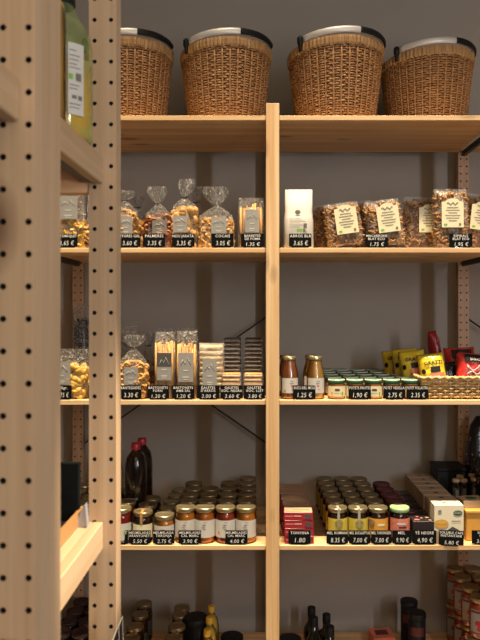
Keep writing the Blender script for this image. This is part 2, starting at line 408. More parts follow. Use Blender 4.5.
for (h, y0, y1) in ((.237, .757, 1.041), (-.327, .757, 1.041), (.229, .25, .668), (-.327, .25, .668)):
    XA = -.2455 if y0 > .5 else -.2405
    bm = BM()
    box(bm, XA - .29, XA - .0162, y0, y1, CZ + h - .018, CZ + h, 0, .001)
    obj('shelf_board', bm, M_fy, fr)
    bm = BM(); box(bm, XA - .016, XA, y0, y1, CZ + h - .042, CZ + h, 0, .0015); obj('front_rail', bm, M_fy, fr)
    bm = BM(); box(bm, XA - .035, XA - .0165, y0 + .002, y1 - .002, CZ + h - .040, CZ + h - .0185); obj('dark_strip', bm, M_steel, fr)  # dark strip along the board's underside, behind the front rail
bm = BM(); box(bm, XF - .318, XF - .0425, 1.046, 1.072, CZ + .182, CZ + .222, 0, .001); obj('rung', bm, M_rung, fr)
bm = BM(); box(bm, XF - .318, XF - .0425, .675, .745, CZ + .182, CZ + .222, 0, .001); obj('rung', bm, M_wx, fr)
bm = BM(); box(bm, XA - .29, -.20, .757, 1.041, CZ - .64, CZ - .622, 0, .001); obj('shelf_board', bm, M_fy, fr)

# things on the foreground unit
def oil_bottle(x, y, label, body, withlab):
    z = CZ + .237
    t = thing('oil_bottle', label, 'bottle', (x, y, z + .0005))
    R = .046
    bm = BM(); lathe(bm, [(R * .9, 0), (R, .006), (R, .135), (R * .93, .152), (R * .72, .170), (.022, .188), (.0185, .200), (.0185, .222)], 28)
    obj('bottle_glass', bm, M_green_glass if withlab else M_glass, t)
    bm = BM(); r = R - .002
    lathe(bm, [(r * .9, .003), (r, .008), (r, .114 if withlab else .15), (r * .7, .1145 if withlab else .17)], 28)
    obj('oil', bm, body, t)
    bm = BM(); lathe(bm, [(.021, .197), (.022, .20), (.022, .226), (.019, .229)], 20); obj('cap', bm, M_black, t)
    if withlab:
        a0, a1 = math.radians(-60), math.radians(-30); bm = BM(); bq = BM(); n = 8
        for k in range(n):
            A = a0 + (a1 - a0) * k / n; B = a0 + (a1 - a0) * (k + 1) / n; rr = R + .0006
            f = bm.faces.new([bm.verts.new((rr * math.cos(q), rr * math.sin(q), zz)) for q, zz in ((A, .032), (B, .032), (B, .131), (A, .131))])
        lb = obj('paper_label', bm, M_white, t)
        def patch(u0, u1, z0, z1, mi):
            A = a0 + (a1 - a0) * u0; B = a0 + (a1 - a0) * u1; rr = R + .0012; steps = 4
            for s_ in range(steps):
                p = A + (B - A) * s_ / steps; q_ = A + (B - A) * (s_ + 1) / steps
                f = bq.faces.new([bq.verts.new((rr * math.cos(q), rr * math.sin(q), zz)) for q, zz in ((p, z0), (q_, z0), (q_, z1), (p, z1))]); f.material_index = mi
        patch(.05, .28, .080, .088, 1); patch(.45, .8, .079, .090, 0); patch(.22, .5, .054, .059, 0); patch(.6, .85, .053, .059, 0)
        for k, zz in enumerate((.120, .113, .107, .101, .096, .072, .067, .046, .041)): patch(.08, .5 + .3 * ((k * 37) % 10) / 10, zz, zz + .0013, 0)
        obj('label_print', bq, [M_print, M_green], lb)
    return t
oil_bottle(-.2895, .965, 'green glass bottle of amber oil with white paper label behind near upright', M_oil2, True)
oil_bottle(-.2955, .853, 'amber bottle without visible label half hidden by the nearest upright', M_oil2, False)

t = thing('wooden_tray', 'shallow pine tray on the low shelf of the nearest unit', 'tray', (-.276, .90, CZ - .3265))
bm = BM(); box(bm, -.004, 0, -.135, .138, 0, .023); obj('side_rail', bm, M_orange, t)
bm = BM(); box(bm, -.2, -.0045, -.135, .138, 0.0, .006); obj('tray_base', bm, M_black, t)
t = thing('chalkboard_panel', 'plain black board standing upright in the shallow pine tray', 'board', (-.36, 1.026, CZ - .3205))
bm = BM(); box(bm, -.078, .082, -.004, .004, 0, .088, 0, .001); obj('board_face', bm, M_card, t)
bm = BM(); box(bm, -.078, .082, .0045, .0075, 0, .088); obj('board_backing', bm, M_black, t)
t = thing('tent_card', 'small smoke grey folded card beside the pine tray', 'card', (-.2725, 1.018, CZ - .3265), (0, 0, 0))
bm = BM(); 
for s in (-1, 1):
    poly(bm, [(-.0125, 0), (.011, 0), (.007, .036)], s * .006)
    f = bm.faces.new([bm.verts.new(c) for c in ((s * .010, -.009, 0), (s * .010, .009, 0), (.006, .006, .034), (.006, -.006, .034))])
obj('folded_card', bm, M_grey, t)
t = thing('tent_card', 'white edged dark tent card in front of the drilled upright at the bottom', 'card', (-.225, .985, CZ - .6215))
bm = BM()
poly(bm, [(-.045, 0), (.022, 0), (.0185, .168)], -.012); poly(bm, [(-.045, 0), (.022, 0), (.0185, .168)], .012)
obj('dark_face', bm, plain('dark_maroon_card', (.02, .01, .01), .7), t)
bm = BM(); tube(bm, [(-.045, -.013, 0.002), (.0185, -.013, .168), (.022, -.013, .002)], .0016, 6); tube(bm, [(-.045, .013, 0.002), (.0185, .013, .168), (.022, .013, .002)], .0016, 6)
obj('white_edge', bm, M_white, t)

# ------------------------------------------------------------ wicker baskets
def basket(px, label, first=None, y=2.63, sc=1):
    x = PX(px, y - .02)
    if first:
        c = dup(first, (x, y, S1 + .0005), label, rot=(0, 0, random.uniform(-.05, .05))); c.scale = (sc, sc, 1); return c
    t = thing('wicker_basket', label, 'basket', (x, y, S1 + .0005))
    Hh = .292; R0 = .136; R1 = .168
    def R(u): return R0 + (R1 - R0) * (u ** .8)
    def tilt(th): return .013 * math.cos(th - math.radians(-40))
    NST = 36; SEG = NST * 8; rows = 31
    bm = BM()
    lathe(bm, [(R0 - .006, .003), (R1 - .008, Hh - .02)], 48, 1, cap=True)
    for j in range(rows):
        u = (j + .5) / rows; z = .004 + u * (Hh - .028)
        rings = []
        for k in range(SEG):
            th = 2 * PI * k / SEG
            w = -.75 * math.cos(NST * th + .5 * (j % 2)) + .35 * math.cos(NST * th / 2 + PI * (j % 2))
            rr = R(u) + .0030 * w + .0015 * noise.noise(Vector((th * 6, j * 1.7, 0)))
            zz = z + tilt(th) * u + .0016 * noise.noise(Vector((th * 4, j * .6, 5)))
            hr = (Hh - .028) / rows * .46; ring = []
            for q in range(4):
                a = 2 * PI * q / 4
                ring.append(bm.verts.new(((rr + .003 * math.cos(a)) * math.cos(th), (rr + .003 * math.cos(a)) * math.sin(th), zz + hr * math.sin(a))))
            rings.append(ring)
        for k in range(SEG):
            A, B = rings[k], rings[(k + 1) % SEG]
            for q in range(4):
                f = bm.faces.new((A[q], B[q], B[(q + 1) % 4], A[(q + 1) % 4])); f.smooth = True
    for s in range(NST):
        th = 2 * PI * (s + 0) / NST
        tube(bm, [((R(u)) * math.cos(th), (R(u)) * math.sin(th), .004 + u * (Hh - .02) + tilt(th) * u) for u in (0, .25, .5, .75, 1)], .0042, 5)
    obj('woven_body', bm, [M_wick, M_wdark], t)
    bm = BM(); N = 150; rings = []
    for k in range(N):
        th = 2 * PI * k / N; g = .0022 * (k % 2) + .0015 * random.random(); ring = []
        for (dr, dz) in ((.002, -.034), (.0055, -.026), (.0065, -.010), (.005, 0), (-.004, .002), (-.008, -.006), (-.008, -.03)):
            rr = R1 + dr + g; ring.append(bm.verts.new((rr * math.cos(th), rr * math.sin(th), Hh + dz + tilt(th) + (random.uniform(-.003, .003) if dz < -.03 else 0))))
        rings.append(ring)
    for k in range(N):
        A, B = rings[k], rings[(k + 1) % N]
        for q in range(7):
            bm.faces.new((A[q], B[q], B[(q + 1) % 7], A[(q + 1) % 7]))
    obj('rim', bm, M_rim, t)
    def hoop(a0, a1, r, hz, thick, lift=.014, n=40):
        bm = BM(); prev = None
        for k in range(n + 1):
            dg = a0 + (a1 - a0) * k / n; th = math.radians(dg)
            mid = math.radians(310); arch = .006 * math.cos((th - mid) * .9)
            rr = R1 + r; c = Vector((rr * math.cos(th), rr * math.sin(th), Hh + lift + tilt(th) + arch))
            rad = Vector((math.cos(th), math.sin(th), 0))
            ring = [bm.verts.new(c + rad * (thick * math.cos(2 * PI * (q + .5) / 8)) + Vector((0, 0, hz * math.sin(2 * PI * (q + .5) / 8)))) for q in range(8)]
            if prev:
                for q in range(8):
                    f = bm.faces.new((prev[q], ring[q], ring[(q + 1) % 8], prev[(q + 1) % 8])); f.smooth = True
            else: bm.faces.new(ring)
            prev = ring
        bm.faces.new(prev[::-1]); return bm
    obj('metal_handle', hoop(222, 398, .006, .0125, .004), M_alu, t)
    obj('handle_grip', hoop(292, 352, .006, .0125, .009), M_black, t)
    for a in (220, 400):
        th = math.radians(a); c = Vector(((R1 + .013) * math.cos(th), (R1 + .013) * math.sin(th), Hh + tilt(th)))
        bm = BM(); tube(bm, [c + Vector((0, 0, z)) for z in (-.030, -.027, -.012, -.008, .002, .020, .027)], [.003, .0055, .0055, .007, .011, .011, .005], 10); obj('hinge', bm, M_black, t)
    return t
b0 = basket(127, 'brown wicker basket with silver hoop handle, leftmost on top shelf by the upright')
basket(226, 'brown wicker basket just left of the centre post top', b0, 2.63, 1.01)
basket(336, 'brown wicker basket just right of the centre post top', b0, 2.62, 1.06)
basket(427.5, 'brown wicker basket at far right end of the top shelf', b0, 2.72, 1.06)

# ------------------------------------------------------------ price cards
def price_card(x0, x1, zshelf, lines, price, label, y=2.4155, w=None, h=.051, rz=0.0, side=0, rollt=0):
    xc = PX((x0 + x1) / 2, y); w = w or (x1 - x0) / F * y
    t = thing('price_card', label, 'price card', (xc, y, zshelf + .0005), (-.03, rollt, rz))
    bm = BM(); c = .010
    pts = [(-w / 2 + c, 0), (w / 2 - c, 0), (w / 2 - c * .8, .004), (w / 2, .0045), (w / 2, h), (-w / 2, h), (-w / 2, .0045), (-w / 2 + c * .8, .004)]
    f0 = bm.faces.new([bm.verts.new((p[0], 0, p[1])) for p in pts])
    r = bmesh.ops.extrude_face_region(bm, geom=[f0]); bmesh.ops.translate(bm, verts=[v for v in r['geom'] if isinstance(v, bmesh.types.BMVert)], vec=(0, .0016, 0))
    obj('card', bm, M_card, t)
    bm = BM(); box(bm, -w * .28, w * .28, -.002, .014, 0.0002, .0035, 0, .0005); obj('card_foot', bm, M_clear, t)
    bm = BM(); n = len(lines); top = h - .0035; lh = .0098 if n < 2 else .0086
    for i, s in enumerate(lines):
        text_into(bm, s, random.uniform(-.001, .001), top - lh * (i + 1) - .0022 * i, lh, -.0006, 0, w * .94, .004)
    if price: text_into(bm, price, .002, .0065 if n > 1 else .009, .0160 if n < 2 else .0130, -.0006, 0, w * .64, -.006, 0.12)
    obj('writing', bm, M_chalk, t)
    return t
C = price_card
C(55, 77.5, S2, ['DE TOMÀQUET'], '3,65 €', 'black card reading 3,65 between the two drilled uprights, upper shelf')
C(118, 140.5, S2, ['NYORES GAL'], '3.60 €', 'black price card reading 3.60 beside near upright edge')
C(143, 165, S2, ['PALMERES'], '3.35 €', 'black price card reading 3.35 before the red-brown pastries bag')
C(172, 194.5, S2, ['NOU JARATA'], '3,35 €', 'black price card reading 3,35 before golden round biscuits')
C(211.5, 233.5, S2, ['COCAIS'], '3.05 €', 'black price card reading 3.05 before the wide flatbread bag')
C(241, 264, S2, ['BARRETES', 'DE POMA'], '1.35 €', 'black price card reading 1.35 just left of centre post')
C(289, 311.5, S2, ['ARRÒS BLR'], '3.65 €', 'black price card before the white paper rice bag')
C(365.5, 388, S2, ['MACARRONS', 'BLAT ECO'], '1.75 €', 'black price card reading 1.75 below the upright pasta bags')
C(449.5, 472.5, S2, ['ESPIRALS', 'BLAT ECO'], '1.95 €', 'black price card reading 1.95 at right end of pasta bags')
C(53, 71.5, S3, ['250gr.'], '3.75 €', 'black price card left of the far drilled upright, middle shelf')
C(88, 110, S3, ['BISCOTS'], '3.10 €', 'black price card edge hidden behind the far drilled upright, middle shelf')
C(119.5, 141.5, S3, ['MANTEGADES'], '3.30 €', 'black price card reading 3.30 under tied golden snack bag')
C(147, 169, S3, ['BASTONETS', 'FORN'], '1,20 €', 'black price card reading 1,20 under the dark-labelled breadsticks')
C(172, 194.5, S3, ['BASTONETS', 'AMB SAL'], '1,20 €', 'black price card reading 1,20 under the silver-labelled breadsticks')
C(197, 219.5, S3, ['GALETES', "D'ARRÒS"], '2.00 €', 'black price card reading 2.00 under the rice cakes')
C(220.3, 242.8, S3, ['GALETES', 'XOC. NEGRA'], '3.60 €', 'black price card reading 3.60 under left chocolate biscuit stack')
C(243.8, 265, S3, ['GALETES', 'XOC. LLET'], '3.80 €', 'black price card reading 3.80 under right chocolate biscuit stack')
C(293, 315.5, S3, ['SUCS DEL MOLÍ'], '1.25 €', 'black price card reading 1.25 between the juice bottles')
C(348.5, 371, S3, ['POTETS FRUITES'], '1,90 €', 'black price card reading 1,90 before the baby food jars')
C(383.5, 405.5, S3, ['POTET VEDELLA'], '2.75 €', 'black price card reading 2.75, second card under the baby food jars')
C(406.5, 428.5, S3, ['POTET POLLASTRE'], '2.35 €', 'black price card reading 2.35 at left corner of straw tray')
C(105.5, 128, S4, ['DE PEBROT'], '4.10 €', 'black price card mostly hidden behind the far drilled upright, lower shelf', y=2.4165)
C(128.5, 150.5, S4, ['MELMELADES', 'ARANYONET'], '5.50 €', 'black price card reading 5.50 at left of the jams', y=2.4155)
C(153, 174.5, S4, ['MELMELADA', 'TARONJA'], '2.75 €', 'black price card reading 2.75 before the low orange marmalade')
C(178.5, 201, S4, ['MELMELADES', 'CAL MARC'], '3.90 €', 'black price card reading 3.90 between the jam columns')
C(225.5, 247.5, S4, ['MELMELADES', 'CAL MARC'], '4.00 €', 'black price card reading 4.00 before the red jam jar')
C(288.5, 310.5, S4, ['TONYINA'], '1.80', 'black price card reading 1.80 before the crimson cartons')
C(326.5, 348.2, S4, ['MEL ROMANÍ'], '8.35 €', 'black price card reading 8.35, first of the honey cards from the left')
C(349, 370.5, S4, ['MEL EUCALIPTUS'], '7,00 €', 'black price card reading 7,00 and eucaliptus, second honey card')
C(371.2, 391.8, S4, ['MEL TARONGER'], '7.00 €', 'black price card reading 7.00 and taronger, third honey card')
C(392.3, 411.8, S4, ['MEL'], '9.90 €', 'black price card reading 9.90 and mel, fourth honey card')
C(412.4, 436.5, S4, ['TÈ NEGRE'], '4,90 €', 'black price card before the dark tea carton')
C(438.5, 463.5, S4 - .004, ['SOLUBLE CAFÈ', 'INSTANTANI'], '5.80 €', 'tilted black price card reading 5.80 before the ivory coffee carton', y=2.412, h=.056, rollt=.05)
C(472, 495, S4, ['SOBRES', 'CAFÈ'], '3.90 €', 'black price card cut off by right edge of the view')

# ------------------------------------------------------------ generic content bags
def super_pt(a, hw, hd, e=3.2):
    c, s = math.cos(a), math.sin(a)
    return (hw * math.copysign(abs(c) ** (2 / e), c), hd * math.copysign(abs(s) ** (2 / e), s))
def loft(bm, rings, seg=28, mi=0, nz=0.0, nf=40, e=3.2, seed=0, cap0=True, cap1=True):
    R = []
    for (z, hw, hd, cx, cy) in rings:
        ring = []
        for k in range(seg):
            x, y = super_pt(2 * PI * k / seg, hw, hd, e)
            d = noise.noise(Vector((x * nf + seed, y * nf, z * nf))) * nz
            l_ = math.hypot(x, y) + 1e-9
            ring.append(bm.verts.new((cx + x + x / l_ * d, cy + y + y / l_ * d, z)))
        R.append(ring)
    for i in range(len(R) - 1):
        for k in range(seg):
            f = bm.faces.new((R[i][k], R[i][(k + 1) % seg], R[i + 1][(k + 1) % seg], R[i + 1][k])); f.material_index = mi; f.smooth = True
    if cap0: f = bm.faces.new(R[0][::-1]); f.material_index = mi
    if cap1: f = bm.faces.new(R[-1]); f.material_index = mi
def bits(bm, kind, hw, hd, h, n, rnd, z0=.004):
    for i in range(n):
        a = rnd.uniform(PI * .95, PI * 2.05) if rnd.random() < .85 else rnd.uniform(0, PI)
        z = z0 + rnd.random() * (h - z0 - .006)
        x, y = super_pt(a, hw * .94, hd * .94)
        if rnd.random() < .12: x *= rnd.random(); y *= rnd.random(); z = h - .004
        M = Matrix.Translation((x, y, z)) @ Matrix.Rotation(rnd.uniform(0, 6.28), 4, 'Y') @ Matrix.Rotation(rnd.uniform(-.5, .5), 4, 'Z')
        if kind in ('pasta', 'twist'):
            L = rnd.uniform(.012, .02); pts = []
            for k in range(6):
                u = k / 5; pts.append(M @ Vector(((u - .5) * 2 * L * .85, .0025 * math.sin(u * 9), .003 * math.cos(u * 9))))
            tube(bm, pts, [.0026, .0046, .0036, .0046, .0036, .0028], 5, 0)
        elif kind in ('palm',):
            for s in (-1, 1):
                pts = [M @ Vector((s * (.008 + .008 * math.cos(q)), 0, .010 * math.sin(q))) for q in [2 * PI * k / 9 for k in range(9)]]
                tube(bm, pts, .0052, 5, 0, closed=True)
        elif kind == 'round':
            c = M @ Vector((0, 0, 0)); r = rnd.uniform(.012, .017)
            mm = bmesh.ops.create_uvsphere(bm, u_segments=10, v_segments=6, radius=1)
            S = M @ Matrix.Diagonal((r, .007, r, 1)); bmesh.ops.transform(bm, matrix=S, verts=mm['verts'])
            for v in mm['verts']:
                for f in v.link_faces: f.smooth = True
        elif kind == 'slice':
            r = rnd.uniform(.010, .017); bend = rnd.uniform(-.006, .006)
            vs = [bm.verts.new(M @ Vector((0, -.004 + bend, 0)))] ; ring = []
            for k in range(9):
                q = 2 * PI * k / 9; rr = r * rnd.uniform(.75, 1.1)
                ring.append(bm.verts.new(M @ Vector((rr * math.cos(q), -.002 + bend * math.cos(2 * q) + rnd.uniform(-.002, .002), rr * .7 * math.sin(q)))))
            for k in range(9): bm.faces.new((vs[0], ring[k], ring[(k + 1) % 9]))
def mountain_print(parent, w, h, zc, y, dark=False, block=True):
    bm = BM(); m = .0008
    pts = [(-.34, -.02), (-.17, .16), (-.04, .04), (.10, .24), (.34, -.02)]
    tube(bm, [(p[0] * w, y, zc + (.10 + p[1]) * h) for p in pts], m, 4, 0)
    if block:
        quad(bm, -.16 * w, .16 * w, zc - .13 * h, zc - .085 * h, y, 0)
        quad(bm, -.20 * w, .20 * w, zc - .36 * h, zc - .31 * h, y, 0); quad(bm, -.15 * w, .15 * w, zc - .43 * h, zc - .39 * h, y, 0)
    obj('label_print', bm, M_white, parent)
def flat_label(t, w, h, zc, y, mat, x=0, rot=0, arch=False):
    bm = BM()
    if arch:
        pts = [(x - w / 2, zc - h / 2), (x + w / 2, zc - h / 2), (x + w / 2, zc + h * .38)]
        pts += [(x + w / 2 * .62 * math.cos(a), zc + h * .40 + h * .10 * math.sin(a)) for a in [PI * k / 8 for k in range(9)]] + [(x - w / 2, zc + h * .38)]
    else: pts = [(x - w / 2, zc - h / 2), (x + w / 2, zc - h / 2), (x + w / 2, zc + h / 2), (x - w / 2, zc + h / 2)]
    n = len(pts); vs = [bm.verts.new((p[0], y, p[1])) for p in pts]; bm.faces.new(vs)
    o = obj('paper_label', bm, mat, t)
    return o
SC_ = F / 2.46
def bag(name, label, x0, x1, ytop, zs, content, ncon, fill, y=2.463, top='tied', neck=None, dep=.036, lab=None, labmat=None, tie=True, mats=None, rz=0, cat='bag', film=None, lean=0, printed=True, seed=None, e=3.2, kind='bits'):
    """cellophane bag; x0,x1,ytop px at depth y; fill = content height (px y of its top)"""
    rnd = random.Random(int(x0 * 7 + ytop)); k_ = F / y
    xc = PX((x0 + x1) / 2, y); w = (x1 - x0) / k_; H = PZ(ytop, y) - zs; hc = PZ(fill, y) - zs
    t = thing(name, label, cat, (xc, y, zs + .001), (lean, 0, rz))
    mat, core = mats
    hw = w / 2 * .97
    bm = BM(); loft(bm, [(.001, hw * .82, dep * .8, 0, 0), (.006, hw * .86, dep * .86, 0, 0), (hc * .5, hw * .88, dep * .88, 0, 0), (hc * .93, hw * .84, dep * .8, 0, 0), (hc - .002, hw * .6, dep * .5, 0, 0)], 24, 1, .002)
    if content == 'stick':
        nx = 8
        for i in range(nx):
            for j in (-1, 0, 1):
                xx = (-1 + 2 * (i + .5) / nx) * hw * .88 + rnd.uniform(-.001, .001)
                yy = j * dep * .72; tt = hc + rnd.uniform(-.012, .012)
                tube(bm, [(xx + rnd.uniform(-.002, .002), yy - .003, .003), (xx, yy - .003, tt * .5), (xx + rnd.uniform(-.002, .002), yy - .003, tt)], [.0042, .005, .0035], 6, 0)
    elif content == 'cake':
        nn = 10
        for i in range(nn):
            z = .004 + i * (hc - .006) / nn; th = (hc - .006) / nn * .97
            loft(bm, [(z, hw * .84, dep * .84, 0, 0), (z + th * .25, hw * .92, dep * .94, 0, 0), (z + th * .75, hw * .92, dep * .94, 0, 0), (z + th, hw * .84, dep * .84, 0, 0)], 30, 0, .0022, 160, seed=i)
    elif ncon: bits(bm, content, hw * .92, dep * .95, hc, ncon, rnd)
    c_ = obj('contents', bm, [mat, core], t); c_['kind'] = 'stuff'
    # film
    bm = BM(); fs = film or M_film
    if top == 'tied':
        zn = PZ(neck, y) - zs; zb = min(hc + .01, zn - .02)
        loft(bm, [(.0008, hw * .93, dep * .93, 0, 0), (.008, hw, dep, 0, 0), (zb * .6, hw, dep, 0, 0), (zb, hw * .93, dep * .9, 0, 0), (zb + (zn - zb) * .5, hw * .55, dep * .6, 0, 0), (zn - .004, .010, .009, 0, 0), (zn, .006, .006, 0, 0)], 40, 0, .005, 60, cap1=False, seed=x0)
        obj('cellophane', bm, fs, t)
        bm = BM(); pw = min(w * .44, (H - zn) * 1.05); lx = rnd.uniform(-.004, .004)
        loft(bm, [(zn, .006, .006, 0, 0), (zn + (H - zn) * .3, pw * .55, .010, lx, 0), (zn + (H - zn) * .7, pw * .9, .014, lx * 2, 0), (H, pw * .7, .008, lx * 2.5, 0)], 32, 0, .009, 75, cap0=False, cap1=False, seed=x1)
        obj('gathered_top', bm, M_puff, t)
        if tie:
            bm = BM(); tube(bm, [(.0075 * math.cos(a), .0075 * math.sin(a), zn) for a in [2 * PI * q / 10 for q in range(10)]], .0018, 5, closed=True)
            tube(bm, [(.006, -.006, zn), (.013, -.008, zn + .003)], .0012, 4); tube(bm, [(-.006, -.006, zn), (-.014, -.008, zn + .001)], .0012, 4)
            obj('twist_tie', bm, M_black, t)
    else:
        loft(bm, [(.0008, hw * .93, dep * .93, 0, 0), (.008, hw, dep, 0, 0), (hc * .7, hw, dep, 0, 0), (hc, hw * .98, dep * .9, 0, 0), (hc + (H - hc) * .5, hw * .97, dep * .45, 0, 0), (H - .004, hw * .96, .004, 0, 0), (H, hw * .98, .003, 0, 0)], 40, 0, .004, 70, cap1=False, seed=x0)
        obj('cellophane', bm, fs, t)
    if lab:
        lx0, lx1, ly0, ly1 = lab
        lw = (lx1 - lx0) / k_; lh = (ly1 - ly0) / k_; lxc = PX((lx0 + lx1) / 2, y) - xc; lz = PZ((ly0 + ly1) / 2, y) - zs
        L = flat_label(t, lw, lh, lz, -dep - .0045, labmat or M_silver, 0)
        L.location.x = lxc
        if printed: mountain_print(L, lw, lh, lz, -dep - .0052)
    return t
SLI = (M_bisc, M_bisccore); PAL = (M_palm, M_palmcore); PAS = (M_pasta, M_pastacore); YEL = (M_yell, M_bisccore); STK = (M_stick, M_bisccore)
# shelf 2, left bay
bag('snack_bag', 'bag of dried yellow slices with silver label, seen between the drilled uprights', 56, 86, 193, S2, 'slice', 150, 221, top='flat', lab=(62, 80.5, 198, 221), mats=(M_yell, M_bisccore))
bag('snack_bag', 'bag of golden slices half hidden by the far drilled upright, upper shelf', 87, 112, 196, S2, 'slice', 90, 226, top='flat', mats=SLI)
bag('snack_bag', 'tied bag of golden rolls with silver label beside the far upright', 114, 138, 191, S2, 'palm', 50, 214, top='tied', neck=201, lab=(121.5, 134.5, 218, 236), mats=SLI)
bag('snack_bag', 'clear snack bag standing behind the tied golden rolls', 131, 146, 196, S2, 'round', 40, 222, y=2.545, top='tied', neck=208, mats=SLI, dep=.03)
bag('snack_bag', 'tied bag of red-brown pastries with taupe label', 146, 171.5, 187, S2, 'palm', 60, 217, top='tied', neck=204, lab=(154, 168, 222, 236), labmat=M_greige, mats=PAL)
bag('snack_bag', 'tied bag of round golden biscuits with silver label', 172.5, 197, 179.5, S2, 'round', 60, 209, top='tied', neck=198, lab=(174.5, 188.5, 217.5, 234), mats=SLI)
bag('snack_bag', 'clear tied snack bag behind the round biscuits, top leaning right', 187, 206, 187, S2, 'round', 40, 220, y=2.56, top='tied', neck=203, mats=SLI, dep=.03)
bag('snack_bag', 'wide tied bag of flatbread crackers with silver label', 199, 234.5, 187, S2, 'slice', 150, 219, top='tied', neck=206, lab=(212, 227, 218.5, 235), mats=(M_bisc, M_ivory), tie=False)
bag('snack_bag', 'open-topped bag of wafer sticks just left of centre post', 238, 264.5, 198, S2, 'stick', 1, 208, top='flat', lab=(245.5, 259, 211.5, 234), mats=STK)
# rice bag
t = thing('rice_bag', 'white paper rice bag with folded top just right of centre post', 'bag', (PX(298.5, 2.465), 2.465, S2 + .001))
bm = BM(); hh = PZ(190, 2.465) - S2
loft(bm, [(0, .051, .033, 0, 0), (.01, .0545, .037, 0, 0), (.10, .054, .034, 0, 0), (.115, .0525, .030, 0, 0), (.14, .0505, .018, 0, 0), (hh, .0500, .004, 0, 0)], 36, 0, .0025, 40)
obj('paper_sack', bm, M_white, t)
bm = BM(); y_ = -.0405
ell(bm, -.004, .130, .010, .008, -.030, 0)
for k in range(7): quad(bm, -.034, .004 + .01 * (k % 3), .104 - k * .005, .1055 - k * .005, y_, 0)
quad(bm, .016, .028, .070, .088, y_, 0); quad(bm, -.008, .012, .058, .069, y_, 1); quad(bm, .014, .022, .058, .069, y_, 0)
obj('label_print', bm, [M_print, M_green], t)

def pasta_bag(label, x0, x1, ytop, roll, lab, y=2.463, n=170, labc=M_cream, dark=False):
    k_ = F / y; xc = PX((x0 + x1) / 2, y); w = (x1 - x0) / k_; H = PZ(ytop, y) - S2
    t = thing('pasta_bag', label, 'bag', (xc, y, S2 + .003 + abs(math.sin(roll)) * w * .42), (-.04, roll, 0))
    rnd = random.Random(int(x0)); hw = w / 2 * .90; dep = .034; hc = H * .93
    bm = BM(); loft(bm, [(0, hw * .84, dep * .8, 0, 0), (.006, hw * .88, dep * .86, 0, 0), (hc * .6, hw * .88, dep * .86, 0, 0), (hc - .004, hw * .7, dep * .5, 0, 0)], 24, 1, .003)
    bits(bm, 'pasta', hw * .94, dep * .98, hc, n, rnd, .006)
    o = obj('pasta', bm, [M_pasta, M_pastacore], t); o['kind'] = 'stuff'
    bm = BM(); loft(bm, [(-.001, hw * .95, dep * .95, 0, 0), (.008, hw, dep * 1.05, 0, 0), (hc * .7, hw, dep * 1.05, 0, 0), (hc, hw * .97, dep * .7, 0, 0), (H, hw * .98, .004, 0, 0), (H + .006, hw * .95, .003, 0, 0)], 40, 0, .003, 60, cap1=False, seed=x0)
    obj('cellophane', bm, M_film2 if not dark else M_film, t)
    if lab:
        lw = .079; lh = .105; lx = lab * w
        L = flat_label(t, lw, lh, hc * .57 + .01, -dep - .009, labc, 0, arch=True); L.location.x = lx
        bm = BM(); yy = -dep - .0098; zc = hc * .57 + .01
        for k in range(6):
            wv = (.022, .028, .018, .030, .026, .016)[k]; quad(bm, -wv * .9, wv * .9, zc + .018 - k * .0095, zc + .0205 - k * .0095, yy, 0)
        tube(bm, [(-.020 + .040 * u, yy, zc + .034 + .004 * math.sin(u * 15)) for u in [q / 14 for q in range(15)]], .0011, 4, 0)
        quad(bm, -.032, -.020, zc - .046, zc - .039, yy, 1); quad(bm, .022, .030, zc - .046, zc - .037, yy, 0)
        obj('label_print', bm, [M_print, M_green], L)
    return t
pasta_bag('dark pasta bag behind, leftmost of the pasta bags', 316, 338, 208, -.15, 0, y=2.60, n=90)
pasta_bag('pasta bag with cream arched label leaning left, nearest the rice bag', 327, 366, 207, -.14, .05)
pasta_bag('dark unlabelled pasta bag between the two leaning labelled bags', 352, 378, 204, -.10, 0, y=2.58, n=90)
pasta_bag('pasta bag with cream arched label behind the 1.75 price card', 367, 407, 204, -.13, .07)
pasta_bag('shadowed pasta bag with cream label standing further back', 402, 439, 199, 0, .18, y=2.55)
pasta_bag('tallest pasta bag with cream arched label above the 1.95 card', 432, 469, 191, 0.0, -.02)
pasta_bag('pasta bag with cream label cut by right edge of view', 459, 494, 198, .12, -.05, y=2.53)

# shelf 3, left bay
bag('snack_bag', 'bag of yellow corn snacks with silver label, left of far drilled upright', 50, 90, 349, S3, 'round', 110, 366, top='flat', lab=(55, 73.5, 361, 384), mats=YEL)
bag('snack_bag', 'clear bag of golden snacks hidden behind far drilled upright, middle shelf', 91, 116, 350, S3, 'round', 60, 372, top='flat', mats=YEL)
t = bag('foil_bag', 'tall dark crinkled bag at the back between the drilled uprights', 73, 91, 305, S3, 'round', 0, 318, y=2.80, top='flat', mats=(M_choc, M_dfoil), dep=.04)
bag('snack_bag', 'tied bag of golden ring biscuits with silver label by far upright', 119.5, 147.5, 335, S3, 'palm', 70, 364, top='tied', neck=348, lab=(126, 140, 366.5, 384), mats=SLI)
bag('snack_bag', 'dim clear bag behind the tied ring biscuits, left', 121, 139, 326, S3, 'round', 40, 360, y=2.60, top='flat', mats=SLI, dep=.03)
bag('snack_bag', 'dim clear tied bag behind, between ring biscuits and breadsticks', 140, 157, 332, S3, 'slice', 50, 372, y=2.56, top='tied', neck=346, mats=PAL, dep=.03)
bag('breadstick_bag', 'bag of breadsticks with half dark label', 155, 176, 332, S3, 'stick', 1, 344, top='flat', lab=(158.5, 173, 352.5, 379.5), mats=STK, printed=True)
bag('breadstick_bag', 'bag of pale breadsticks with all silver label', 176.5, 198, 331, S3, 'stick', 1, 346, top='flat', lab=(179.5, 194.5, 352.5, 381), mats=STK)
